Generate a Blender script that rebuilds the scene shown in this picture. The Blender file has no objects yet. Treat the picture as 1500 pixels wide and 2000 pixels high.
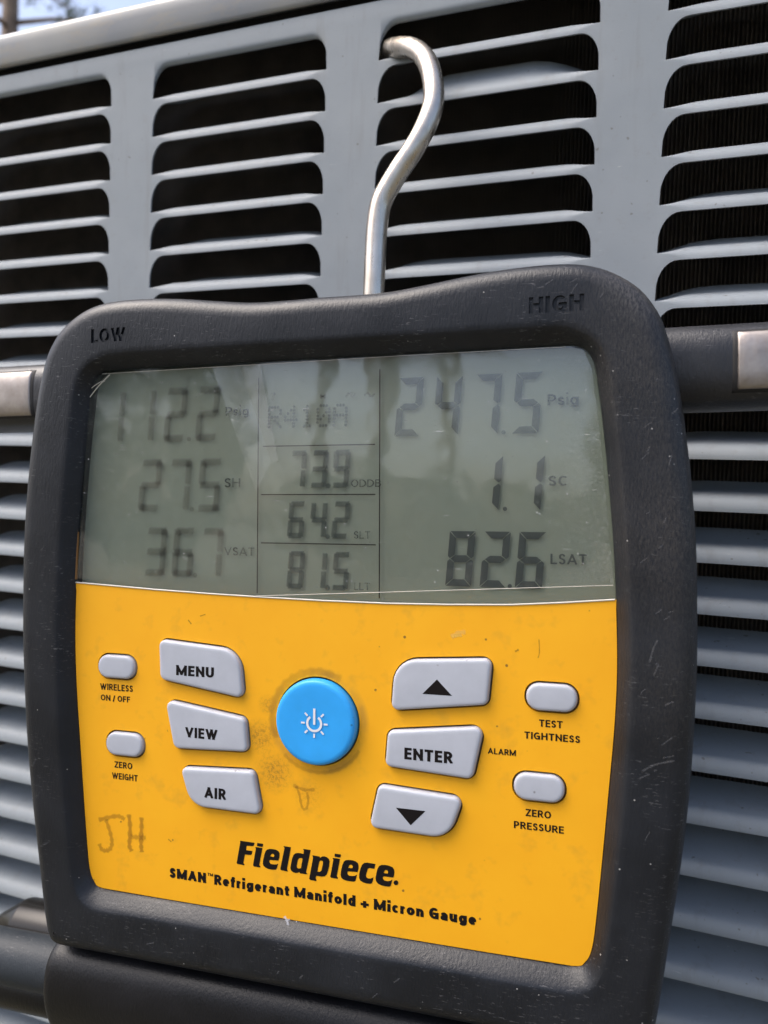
import bpy, bmesh, math, random
from mathutils import Vector, Matrix, noise
from math import radians, sin, cos, pi, sqrt

random.seed(7)
scene = bpy.context.scene
COL = scene.collection

# ------------------------------------------------------------------ camera, sky, sun, exposure
cam_d = bpy.data.cameras.new('camera')
cam_d.sensor_fit = 'HORIZONTAL'
cam_d.sensor_width = 36.0
cam_d.lens = 38.4
cam_d.clip_start = 0.01
cam_d.clip_end = 400.0
cam_d.dof.use_dof = True
cam_d.dof.focus_distance = 0.186
cam_d.dof.aperture_fstop = 26.0
cam = bpy.data.objects.new('camera', cam_d)
COL.objects.link(cam)
c_right = Vector((0.92790, 0.371456, 0.031985))
c_down = Vector((0.045273, -0.027105, -0.998607))
c_fwd = Vector((-0.370071, 0.928055, -0.041967))
cm = Matrix((c_right, -c_down, -c_fwd)).transposed().to_4x4()
cm.translation = Vector((0.260681, -0.229021, 0.643674))
cam.matrix_world = cm
scene.camera = cam

SUN_EL, SUN_AZ = radians(58), radians(66)      # azimuth: from straight out of the panel (-Y) towards -X (left)
sun_dir = Vector((-sin(SUN_AZ) * cos(SUN_EL), -cos(SUN_AZ) * cos(SUN_EL), sin(SUN_EL)))   # towards the sun
world = bpy.data.worlds.new('World')
scene.world = world
world.use_nodes = True
wn = world.node_tree
wn.nodes.clear()
wo = wn.nodes.new('ShaderNodeOutputWorld')
wb = wn.nodes.new('ShaderNodeBackground')
ws = wn.nodes.new('ShaderNodeTexSky')
ws.sky_type = 'NISHITA'
ws.sun_disc = False
ws.sun_elevation = SUN_EL
ws.sun_rotation = math.atan2(sun_dir.x, sun_dir.y)
ws.air_density = 0.85
ws.dust_density = 5.0
ws.ozone_density = 1.0
wb.inputs['Strength'].default_value = 0.13
wn.links.new(ws.outputs[0], wb.inputs['Color'])
wn.links.new(wb.outputs[0], wo.inputs['Surface'])

sun_d = bpy.data.lights.new('sun', 'SUN')
sun_d.energy = 1.15
sun_d.angle = radians(50)
sun_d.color = (1.0, 0.97, 0.935)
sun = bpy.data.objects.new('sun', sun_d)
COL.objects.link(sun)
sun.rotation_euler = sun_dir.to_track_quat('Z', 'Y').to_euler()
sun.location = sun_dir * 5

vs = scene.view_settings
vs.view_transform = 'Standard'
vs.look = 'None'
vs.exposure = 1.28
vs.gamma = 1.0
vs.use_curve_mapping = False
cy = scene.cycles
cy.max_bounces = 5
cy.diffuse_bounces = 2
cy.glossy_bounces = 3
cy.transparent_max_bounces = 10

# ------------------------------------------------------------------ helpers
MM = 0.001

def link(name, me, mat=None, parent=None):
    o = bpy.data.objects.new(name, me)
    COL.objects.link(o)
    if mat is not None and len(me.materials) == 0:
        me.materials.append(mat)
    if parent is not None:
        o.parent = parent
    return o

def empty(name, loc=(0, 0, 0)):
    o = bpy.data.objects.new(name, None)
    COL.objects.link(o)
    o.location = loc
    o.empty_display_size = 0.02
    return o

def tag(o, label=None, cat=None, group=None, kind=None):
    if label: o['label'] = label
    if cat: o['category'] = cat
    if group: o['group'] = group
    if kind: o['kind'] = kind
    return o

def mesh_from(name, verts, faces, smooth=None, scale=1.0):
    me = bpy.data.meshes.new(name)
    me.from_pydata([tuple(c * scale for c in v) for v in verts], [], faces)
    me.update()
    if smooth is not None:
        finish(me, smooth)
    return me

def finish(me, angle=35.0):
    """outward normals, smooth shading with sharp edges above the angle (degrees)"""
    bm = bmesh.new(); bm.from_mesh(me)
    bmesh.ops.recalc_face_normals(bm, faces=bm.faces)
    a = radians(angle)
    for f in bm.faces: f.smooth = True
    for e in bm.edges:
        e.smooth = not (len(e.link_faces) == 2 and e.calc_face_angle(0.0) > a)
    bm.to_mesh(me); bm.free(); me.update()

def loft(loops, closed_u=True, cap0=False, cap1=False, wrap=False):
    """loops: list of equal length rings of points -> verts, faces"""
    n = len(loops[0]); V = [p for l in loops for p in l]; F = []
    for j in range(len(loops) - (0 if wrap else 1)):
        a, b = j * n, ((j + 1) % len(loops)) * n
        for i in range(n if closed_u else n - 1):
            k = (i + 1) % n
            F.append((a + i, a + k, b + k, b + i))
    if cap0: F.append(tuple(range(n - 1, -1, -1)))
    if cap1: F.append(tuple((len(loops) - 1) * n + i for i in range(n)))
    return V, F

def catmull(pts, n=6, closed=False):
    out = []; m = len(pts)
    rng = range(m if closed else m - 1)
    for i in rng:
        g = lambda k: pts[k % m] if closed else pts[max(0, min(m - 1, k))]
        p0, p1, p2, p3 = g(i - 1), g(i), g(i + 1), g(i + 2)
        for s in range(n):
            t = s / n
            out.append(tuple(0.5 * (2 * b + (c - a) * t + (2 * a - 5 * b + 4 * c - d) * t * t + (-a + 3 * b - 3 * c + d) * t ** 3)
                             for a, b, c, d in zip(p0, p1, p2, p3)))
    if not closed: out.append(tuple(pts[-1]))
    return out

def tube(pts, r, n=14, caps=True):
    """sweep a round section along 3-D points; r may be a list"""
    P = [Vector(p) for p in pts]; loops = []
    t = (P[1] - P[0]).normalized()
    u = t.orthogonal().normalized()
    for i, p in enumerate(P):
        t2 = (P[min(i + 1, len(P) - 1)] - P[max(i - 1, 0)]).normalized()
        u = (u - t2 * u.dot(t2)).normalized(); v = t2.cross(u)
        rr = r[i] if isinstance(r, (list, tuple)) else r
        loops.append([tuple(p + (u * cos(2 * pi * k / n) + v * sin(2 * pi * k / n)) * rr) for k in range(n)])
    return loft(loops, cap0=caps, cap1=caps)

def merge(parts):
    V, F = [], []
    for v, f in parts:
        b = len(V); V += list(v); F += [tuple(i + b for i in q) for q in f]
    return V, F

def box(x0, x1, y0, y1, z0, z1):
    V = [(x, y, z) for z in (z0, z1) for y in (y0, y1) for x in (x0, x1)]
    return V, [(0, 2, 3, 1), (4, 5, 7, 6), (0, 1, 5, 4), (2, 6, 7, 3), (0, 4, 6, 2), (1, 3, 7, 5)]

def inset_poly(P, d):
    """offset a counter-clockwise or clockwise polygon inwards by d"""
    n = len(P); A = sum(P[i][0] * P[(i + 1) % n][1] - P[(i + 1) % n][0] * P[i][1] for i in range(n))
    s = 1 if A > 0 else -1; out = []
    for i in range(n):
        p0, p, p1 = Vector(P[i - 1]), Vector(P[i]), Vector(P[(i + 1) % n])
        a = (p - p0).normalized(); b = (p1 - p).normalized()
        na, nb = Vector((-a.y, a.x)) * s, Vector((-b.y, b.x)) * s
        k = 1 + na.dot(nb)
        out.append(tuple(p + (na + nb) * (d / max(k, 0.25))))
    return out

def round_poly(P, R, d=0.0, seg=7):
    """corner points P with corner radii R, inset by d"""
    Q = [Vector(p) for p in (inset_poly(P, d) if d else P)]; n = len(Q); out = []
    for i in range(n):
        p0, p, p1 = Q[i - 1], Q[i], Q[(i + 1) % n]
        a = (p0 - p).normalized(); b = (p1 - p).normalized()
        ang = a.angle(b); r = max(R[i] - d, 0.15)
        L = min(r / math.tan(ang / 2), 0.48 * min((p0 - p).length, (p1 - p).length)); r = L * math.tan(ang / 2)
        c = p + (a + b).normalized() * (r / sin(ang / 2))
        s = (p + a * L) - c; e = (p + b * L) - c
        a0 = math.atan2(s.y, s.x); a1 = math.atan2(e.y, e.x)
        da = (a1 - a0 + pi) % (2 * pi) - pi
        for k in range(seg + 1):
            t = a0 + da * k / seg
            out.append((c.x + r * cos(t), c.y + r * sin(t)))
    return out

def fill_holes(name, outer, holes, w, depth=0.0):
    """flat sheet with holes at height w (mm), the hole and outer edges extruded down by depth"""
    bm = bmesh.new(); E = []; rings = []
    for loop in [outer] + holes:
        vs_ = [bm.verts.new((x * MM, y * MM, w * MM)) for x, y in loop]
        rings.append(vs_)
        E += [bm.edges.new((vs_[i], vs_[(i + 1) % len(vs_)])) for i in range(len(vs_))]
    bmesh.ops.triangle_fill(bm, use_beauty=True, use_dissolve=False, edges=E)
    for f in bm.faces:
        if f.normal.z < 0: f.normal_flip()
    if depth:
        for vs_ in rings:
            lo = [bm.verts.new((v.co.x, v.co.y, v.co.z - depth * MM)) for v in vs_]
            for i in range(len(vs_)):
                k = (i + 1) % len(vs_)
                bm.faces.new((vs_[i], vs_[k], lo[k], lo[i]))
    me = bpy.data.meshes.new(name); bm.to_mesh(me); bm.free(); me.update()
    return me

# ------------------------------------------------------------------ material helpers
class NT:
    def __init__(s, name):
        s.m = bpy.data.materials.new(name); s.m.use_nodes = True
        s.t = s.m.node_tree; s.t.nodes.clear()
        s.out = s.t.nodes.new('ShaderNodeOutputMaterial')
    def n(s, typ, **kw):
        nd = s.t.nodes.new('ShaderNode' + typ)
        for k, v in kw.items():
            if hasattr(nd, k) and k not in nd.inputs: setattr(nd, k, v)
            else: nd.inputs[k].default_value = v
        return nd
    def l(s, a, b): s.t.links.new(a, b)
    def coord(s, scale=(1, 1, 1), rot=(0, 0, 0)):
        c = s.n('TexCoord'); m = s.n('Mapping'); m.inputs['Scale'].default_value = scale; m.inputs['Rotation'].default_value = rot
        s.l(c.outputs['Object'], m.inputs['Vector']); return m.outputs[0]
    def noise(s, vec, scale, detail=3, rough=0.6):
        nd = s.n('TexNoise'); nd.inputs['Scale'].default_value = scale; nd.inputs['Detail'].default_value = detail; nd.inputs['Roughness'].default_value = rough
        s.l(vec, nd.inputs['Vector']); return nd.outputs['Fac']
    def ramp(s, fac, lo, hi, a=0.0, b=1.0):
        r = s.n('MapRange'); r.inputs['From Min'].default_value = lo; r.inputs['From Max'].default_value = hi
        r.inputs['To Min'].default_value = a; r.inputs['To Max'].default_value = b
        s.l(fac, r.inputs['Value']); return r.outputs[0]
    def mix(s, fac, a, b):
        m = s.n('Mix', data_type='RGBA')
        for i, v in ((0, fac), (6, a), (7, b)):
            if hasattr(v, 'is_output'): s.l(v, m.inputs[i])
            else: m.inputs[i].default_value = v if i == 0 else (v if len(v) == 4 else (*v, 1))
        return m.outputs[2]
    def math(s, op, a, b=0.0):
        m = s.n('Math', operation=op)
        for i, v in enumerate((a, b)):
            if hasattr(v, 'is_output'): s.l(v, m.inputs[i])
            else: m.inputs[i].default_value = v
        return m.outputs[0]
    def spot(s, vec, c, r, soft):
        """1 inside a disc of radius r round c (metres), falling to 0 over soft"""
        d = s.n('VectorMath', operation='DISTANCE'); s.l(vec, d.inputs[0]); d.inputs[1].default_value = c
        return s.ramp(d.outputs['Value'], r, r + soft, 1.0, 0.0)
    def bsdf(s, color, rough=0.5, metal=0.0, bump=None, bstr=0.2, bdist=0.0003, spec=0.5, coat=0.0):
        p = s.n('BsdfPrincipled')
        for k, v in (('Base Color', color), ('Roughness', rough), ('Metallic', metal)):
            if hasattr(v, 'is_output'): s.l(v, p.inputs[k])
            else: p.inputs[k].default_value = (*v, 1) if (k == 'Base Color' and len(v) == 3) else v
        p.inputs['Specular IOR Level'].default_value = spec
        p.inputs['Coat Weight'].default_value = coat
        if bump is not None:
            b = s.n('Bump'); b.inputs['Strength'].default_value = bstr; b.inputs['Distance'].default_value = bdist
            s.l(bump, b.inputs['Height']); s.l(b.outputs[0], p.inputs['Normal'])
        s.l(p.outputs[0], s.out.inputs['Surface'])
        return p

def m_plain(name, col, rough=0.5, metal=0.0, spec=0.5):
    t = NT(name); t.bsdf(col, rough, metal, spec=spec); return t.m

def m_paint():
    t = NT('grey_paint'); c = t.coord()
    gc = t.n('NewGeometry').outputs['Position']          # place in the yard, so that copies of a slat do not repeat
    big = t.noise(gc, 26, 3, .65); fine = t.noise(gc, 900, 2)
    col = t.mix(t.ramp(big, .33, .7), (0.240, 0.268, 0.290), (0.284, 0.310, 0.330))
    mp = t.n('Mapping'); mp.inputs['Scale'].default_value = (1, 1, .12); t.l(gc, mp.inputs['Vector'])
    run = t.ramp(t.noise(mp.outputs[0], 170, 3, .7), .55, .78)
    col = t.mix(t.math('MULTIPLY', run, .42), col, (0.185, 0.185, 0.17))
    dust = t.ramp(t.noise(gc, 300, 4, .8), .56, .76)
    col = t.mix(t.math('MULTIPLY', dust, .32), col, (0.21, 0.195, 0.165))
    sp = t.ramp(t.noise(gc, 520, 1, .5), .735, .775)
    col = t.mix(t.math('MULTIPLY', sp, .6), col, (0.12, 0.105, 0.09))
    mp2 = t.n('Mapping'); mp2.inputs['Scale'].default_value = (1, 1, 7); mp2.inputs['Rotation'].default_value = (0, radians(40), 0); t.l(gc, mp2.inputs['Vector'])
    sc = t.math('MULTIPLY', t.ramp(t.noise(mp2.outputs[0], 150, 2, .6), .71, .74), t.ramp(t.noise(gc, 40, 2), .5, .6))
    col = t.mix(t.math('MULTIPLY', sc, .5), col, (0.55, 0.56, 0.56))
    hgt = t.math('ADD', t.math('MULTIPLY', fine, .12), t.math('MULTIPLY', t.noise(gc, 38, 2), 1.6))
    t.bsdf(col, t.ramp(big, .3, .7, .50, .62), bump=hgt, bstr=.25, bdist=.0006, spec=.28)
    return t.m

def m_lid():
    t = NT('lid_paint_reflections'); c = t.coord()
    big = t.noise(c, 14, 3, .65)
    col = t.mix(t.ramp(big, .35, .68), (0.185, 0.20, 0.225), (0.31, 0.30, 0.265))  # blue and tan blotches paint the lid's dappled reflections into its colour
    dust = t.ramp(t.noise(t.coord((.4, 1, 1)), 120, 4, .75), .5, .72)
    col = t.mix(t.math('MULTIPLY', dust, .45), col, (0.36, 0.29, 0.18))  # tan blotches belong to the same painted reflection
    t.bsdf(col, .3, bump=t.noise(c, 90, 3), bstr=.12, bdist=.0006)
    return t.m

def m_rubber(name, base, lift, dusty=True, grain=1700, spec=.75, rough=(.34, .46), edge=None):
    """worn rubber: streaky grain, scuffs, pale scratches and dust specks"""
    t = NT(name); c = t.coord()
    g = t.noise(t.coord((1, .3, 1), (0, 0, radians(-52))), grain, 2, .7)
    blot = t.noise(c, 45, 3, .65)
    col = t.mix(t.ramp(blot, .38, .68), base, lift)
    if dusty:
        sc = t.noise(t.coord((1, 5.5, 2), (0, 0, radians(32))), 420, 3, .75)
        m = t.math('MULTIPLY', t.ramp(sc, .60, .68), t.ramp(t.noise(c, 70, 2), .42, .62))
        col = t.mix(t.math('MULTIPLY', m, .45), col, (0.19, 0.185, 0.19))
        v = t.n('TexVoronoi', feature='F1'); v.inputs['Scale'].default_value = 420; t.l(c, v.inputs['Vector'])
        spk = t.math('MULTIPLY', t.ramp(v.outputs['Distance'], .05, .085, 1, 0), t.ramp(t.noise(c, 150, 1), .56, .60))
        col = t.mix(t.math('MULTIPLY', spk, .8), col, (0.42, 0.41, 0.39))
        if edge:    # dusty, worn patches with a place of their own
            for cc, r, soft, kcol, k in edge:
                msk = t.math('MULTIPLY', t.spot(c, cc, r, soft), t.ramp(t.noise(t.coord((1, .35, 1), (0, 0, radians(-50))), 2600, 4, .85), .38, .70))
                col = t.mix(t.math('MULTIPLY', msk, k), col, kcol)
    t.bsdf(col, t.ramp(blot, .3, .7, *rough), bump=g, bstr=.3, bdist=.0003, spec=spec)
    return t.m

def m_yellow():
    t = NT('yellow_overlay'); c = t.coord()
    a = t.noise(c, 60, 3, .65); b = t.noise(c, 900, 3, .7)
    col = t.mix(t.ramp(a, .3, .7), (0.90, 0.41, 0.008), (0.935, 0.445, 0.010))
    dirt = t.ramp(t.noise(c, 130, 3, .7), .56, .80)
    col = t.mix(t.math('MULTIPLY', dirt, .4), col, (0.46, 0.24, 0.03))
    # finger grime left of and under the round button, and a smeared ring round it
    grit = t.ramp(t.noise(c, 1300, 3, .8), .46, .62)
    for cc, r, soft, k in (((-.0145, -.0350, 0), .0012, .0036, .75), ((-.0108, -.0430, 0), .0014, .0042, .8), ((-.0125, -.0275, 0), .0006, .0022, .55),
                           ((-.0275, -.0480, 0), .0005, .004, .25), ((-.002, -.0470, 0), .0008, .0040, .35)):
        m = t.math('MULTIPLY', t.spot(c, cc, r, soft), t.math('ADD', t.math('MULTIPLY', grit, .55), .25))
        col = t.mix(t.math('MULTIPLY', m, k), col, (0.10, 0.055, 0.02))
    d = t.n('VectorMath', operation='DISTANCE'); t.l(c, d.inputs[0]); d.inputs[1].default_value = (0, -.0302, 0)
    ring = t.math('MULTIPLY', t.ramp(d.outputs['Value'], .0100, .0108, 0, 1), t.ramp(d.outputs['Value'], .0114, .0126, 1, 0))
    ring = t.math('MULTIPLY', ring, t.ramp(t.noise(c, 95, 3), .40, .62))
    col = t.mix(t.math('MULTIPLY', ring, .5), col, (0.38, 0.20, 0.04))
    v = t.n('TexVoronoi', feature='F1'); v.inputs['Scale'].default_value = 210; t.l(c, v.inputs['Vector'])
    spk = t.math('MULTIPLY', t.ramp(v.outputs['Distance'], .05, .08, 1, 0), t.ramp(t.noise(c, 180, 1), .55, .58))
    col = t.mix(t.math('MULTIPLY', spk, .8), col, (0.10, 0.05, 0.02))
    t.bsdf(col, .48, bump=b, bstr=.12, bdist=.0001, spec=.4)
    return t.m

def m_button(name, base, specks):
    t = NT(name); c = t.coord()
    a = t.noise(c, 190, 4, .6)
    col = t.mix(t.ramp(a, .3, .7), base, tuple(x * 1.1 for x in base))
    v = t.n('TexVoronoi', feature='F1'); v.inputs['Scale'].default_value = 340; t.l(c, v.inputs['Vector'])
    spk = t.math('MULTIPLY', t.ramp(v.outputs['Distance'], .07, .13, 1, 0), t.ramp(t.noise(c, 210, 1), .57, .60))
    col = t.mix(t.math('MULTIPLY', spk, .75), col, specks)
    t.bsdf(col, .42, bump=t.noise(c, 2500, 2), bstr=.08, bdist=.0001, spec=.45)
    return t.m

def m_steel():
    t = NT('hook_steel'); c = t.coord()
    s = t.noise(t.coord((1, .12, 1)), 900, 3, .7); b = t.noise(c, 110, 4, .6)
    col = t.mix(t.ramp(b, .35, .7), (0.64, 0.575, 0.49), (0.46, 0.395, 0.325))
    t.bsdf(col, t.ramp(s, .3, .7, .22, .40), 1.0, bump=s, bstr=.12, bdist=.0001)
    return t.m

def m_plate():
    t = NT('worn_metal_plate'); c = t.coord()
    s = t.noise(t.coord((1, .25, 1)), 700, 4, .75); b = t.noise(c, 150, 3, .7)
    col = t.mix(t.ramp(b, .25, .85), (0.44, 0.40, 0.37), (0.24, 0.205, 0.185))
    t.bsdf(col, t.ramp(s, .3, .7, .40, .58), 1.0, bump=b, bstr=.3, bdist=.0002)
    return t.m

def m_lcd():
    t = NT('display_reflector'); c = t.coord()
    a = t.noise(c, 35, 3); f = t.noise(t.coord((1, 1, 1)), 2600, 2)
    col = t.mix(t.ramp(a, .3, .7), (0.215, 0.242, 0.178), (0.198, 0.236, 0.182))
    col = t.mix(t.ramp(f, .3, .7, 0, .12), col, (0.20, 0.215, 0.17))
    t.bsdf(col, .55, spec=.2)
    return t.m

def m_print(name, col, alpha, soft=False):
    """flat print; soft = its edge fades with the mesh's own 'fade' attribute"""
    t = NT(name)
    p = t.n('BsdfPrincipled'); p.inputs['Base Color'].default_value = (*col, 1); p.inputs['Roughness'].default_value = .6
    tr = t.n('BsdfTransparent'); mx = t.n('MixShader')
    t.l(tr.outputs[0], mx.inputs[1]); t.l(p.outputs[0], mx.inputs[2])
    if soft:
        at = t.n('Attribute', attribute_name='fade')
        c = t.coord(); k = t.ramp(t.noise(c, 300, 3), .25, .7, .75, 1.0)
        t.l(t.math('MULTIPLY', t.math('MULTIPLY', at.outputs['Fac'], alpha), k), mx.inputs[0])
    else:
        mx.inputs[0].default_value = alpha
    t.l(mx.outputs[0], t.out.inputs['Surface'])
    return t.m

def m_clear(name, ior, dust, rough=0.03, haze=0.0, tint=(1, 1, 1)):
    """clear plastic sheet: lets light straight through, mirrors by angle, carries dust and scratches"""
    t = NT(name); c = t.coord()
    tr = t.n('BsdfTransparent'); tr.inputs['Color'].default_value = (*tint, 1)
    gl = t.n('BsdfGlossy'); gl.inputs['Roughness'].default_value = rough
    fr = t.n('Fresnel'); fr.inputs['IOR'].default_value = ior
    wav = t.n('Bump'); wav.inputs['Strength'].default_value = .35; wav.inputs['Distance'].default_value = .0004
    t.l(t.noise(c, 55, 2), wav.inputs['Height']); t.l(wav.outputs[0], gl.inputs['Normal'])
    mx = t.n('MixShader'); geo = t.n('NewGeometry'); t.l(t.math('MULTIPLY', fr.outputs[0], t.math('SUBTRACT', 1.0, geo.outputs['Backfacing'])), mx.inputs[0]); t.l(tr.outputs[0], mx.inputs[1]); t.l(gl.outputs[0], mx.inputs[2])
    df = t.n('BsdfDiffuse'); df.inputs['Color'].default_value = (.7, .7, .68, 1)
    v = t.n('TexVoronoi', feature='F1'); v.inputs['Scale'].default_value = 420; t.l(c, v.inputs['Vector'])
    spk = t.math('MULTIPLY', t.ramp(v.outputs['Distance'], .05, .09, 1, 0), t.ramp(t.noise(c, 200, 2), .52, .56))
    scr = t.math('MULTIPLY', t.ramp(t.noise(t.coord((1, 9, 1), (0, 0, radians(-38))), 260, 2, .6), .68, .72), t.ramp(t.noise(c, 160, 2), .55, .62))
    # scuffed strip along the right-hand edge
    sx = t.n('SeparateXYZ'); t.l(c, sx.inputs[0])
    rim = t.math('MULTIPLY', t.ramp(sx.outputs['X'], .050, .0635, 0, .3), t.ramp(t.noise(c, 1500, 4, .8), .52, .74))
    d = t.math('MINIMUM', t.math('ADD', t.math('MULTIPLY', t.math('ADD', spk, t.math('MULTIPLY', scr, .6)), dust), t.math('ADD', t.math('MULTIPLY', rim, dust), haze)), 1.0)
    m2 = t.n('MixShader'); t.l(d, m2.inputs[0]); t.l(mx.outputs[0], m2.inputs[1]); t.l(df.outputs[0], m2.inputs[2])
    t.l(m2.outputs[0], t.out.inputs['Surface'])
    return t.m

def m_coil():
    t = NT('coil_fins'); c = t.coord()
    col = t.mix(t.ramp(t.noise(c, 90, 4), .3, .75), (0.17, 0.155, 0.145), (0.30, 0.265, 0.235))
    t.bsdf(col, .45, .3)
    return t.m

def m_ground():
    t = NT('leaf_litter'); c = t.coord()
    a = t.noise(c, 3, 6, .7); b = t.noise(c, 40, 3, .7)
    col = t.mix(t.ramp(a, .35, .65), (0.09, 0.095, 0.05), (0.14, 0.115, 0.08))
    col = t.mix(t.ramp(b, .4, .7, 0, .6), col, (0.07, 0.055, 0.03))
    t.bsdf(col, .9, bump=b, bstr=.6, bdist=.03)
    return t.m

M = dict(
    paint=m_paint(), lid=m_lid(), coil=m_coil(), dark=m_plain('gap_shade', (0.012, 0.011, 0.011), .7),  # near-black colour paints the shade inside narrow gaps
    boot=m_rubber('boot_rubber', (0.0080, 0.0095, 0.0130), (0.015, 0.0172, 0.0225), spec=.36, rough=(.36, .46), edge=[
        ((.076, .050, 0), .008, .018, (0.12, 0.105, 0.09), .42), ((.081, .015, 0), .004, .020, (0.13, 0.112, 0.095), .5), ((.081, -.015, 0), .004, .018, (0.12, 0.105, 0.09), .3), ((.072, .066, -.001), .003, .010, (0.24, 0.225, 0.21), .6)]),
    block=m_rubber('block_plastic', (0.005, 0.005, 0.006), (0.008, 0.008, 0.010), dusty=False, grain=1800, spec=.3, rough=(.36, .46)),
    knob=m_rubber('knob_rubber', (0.012, 0.013, 0.016), (0.026, 0.026, 0.029), spec=.5),
    yellow=m_yellow(), grey=m_button('grey_button', (0.43, 0.45, 0.50), (0.12, 0.11, 0.11)), blue=m_button('blue_button', (0.028, 0.35, 0.82), (0.01, 0.07, 0.20)),
    ink=m_plain('black_ink', (0.008, 0.006, 0.006), .8, 0.0, .15), white=m_plain('white_ink', (0.8, 0.8, 0.8), .5),
    steel=m_steel(), plate=m_plate(), lcd=m_lcd(),
    seg=m_print('display_dark', (0.018, 0.030, 0.026), .93), segsoft=m_print('display_soft', (0.055, 0.060, 0.036), .46, True), segmid=m_print('display_mid', (0.016, 0.032, 0.024), .80, True),
    pen=m_print('faded_marker', (0.24, 0.115, 0.01), .52, True),
    grime=m_print('grime', (0.17, 0.075, 0.012), .5, True), scuff=m_print('scuff', (0.08, 0.04, 0.01), .6, True), pale=m_print('scrape', (0.95, 0.62, 0.12), .8, True), scratch=m_print('pale_scratch', (0.30, 0.30, 0.31), .7, True), lint=m_print('lint_fibre', (0.7, 0.7, 0.75), .9, True),
    lens=m_clear('display_window', 1.5, .2), film=m_clear('screen_film', 1.85, .45, .05, .012),
    glare=m_clear('glare_streak', 2.0, .4, .08, .085), glare_faint=m_clear('glare_streak_faint', 1.6, .4, .08, .02),  # milky haze paints the glare streak across the display
    rim=m_plain('pale_edge_highlight', (0.62, 0.58, 0.50), .25), amber=m_plain('amber_edge', (0.24, 0.11, 0.025), .4),  # pale edge colour paints the highlight on cut plastic
    sleeve=m_rubber('grey_sleeve', (0.022, 0.027, 0.033), (0.032, 0.038, 0.045), spec=.25, rough=(.45, .55)), nut=m_plain('black_chrome', (0.035, 0.033, 0.031), .24, .8),
    ground=m_ground(), bark=None, needle=None, leaf=None)

def m_tree(name, a, b, rough=.7):
    t = NT(name); c = t.coord()
    t.bsdf(t.mix(t.ramp(t.noise(c, 6, 4), .35, .65), a, b), rough, bump=t.noise(t.coord((1, 1, .2)), 30, 4), bstr=.5, bdist=.03)
    return t.m
M['bark'] = m_tree('pine_bark', (0.30, 0.22, 0.16), (0.16, 0.11, 0.08))
M['needle'] = m_tree('pine_needles', (0.055, 0.085, 0.02), (0.10, 0.12, 0.035))
M['leaf'] = m_tree('shrub_leaves', (0.05, 0.08, 0.025), (0.08, 0.10, 0.04))

# ------------------------------------------------------------------ ground
g = link('ground', mesh_from('ground', [(-150, -150, 0), (150, -150, 0), (150, 150, 0), (-150, 150, 0)], [(0, 1, 2, 3)]), M['ground'])
tag(g, kind='structure')

# ------------------------------------------------------------------ condenser unit (louvred panel at Y = 0, X right, row line 0 at Z = Z0)
Z0 = 0.78
PITCH, COLP, SLOTW = 12.5, 81.48, 64.34
ROWS = [0, 1, 2, 3, 4, 5, 6, 7, 8, 9.12, 10.14, 11.22, 12.30, 13.38, 14.46, 15.57, 16.70, 17.83, 18.96, 20.10, 21.25, 22.42, 23.58, 24.75, 25.9, 27.08, 28.25, 29.45, 30.6]
COLS = range(-1, 5)
unit = empty('condenser_unit', (0.16, 0.2, 0))
tag(unit, 'grey metal outdoor air conditioner cabinet with stamped louvred panel behind the gauge', 'air conditioner')
UINV = Matrix.Translation((-0.16, -0.2, 0))

def ulink(name, me, mat):
    o = link(name, me, mat, unit); o.matrix_parent_inverse = UINV; return o

def open_h(x):
    """height of an opening (mm) at x from its left end: straight foot, rounded upper corners"""
    e = min(x, SLOTW - x)
    if e <= 0: return 0.0
    H, rx, ry = 10.5, 5.6, 8.0
    if e >= rx: return H
    t = 1 - e / rx
    return H - ry + ry * sqrt(max(0.0, 1 - t ** 2.2))

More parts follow.
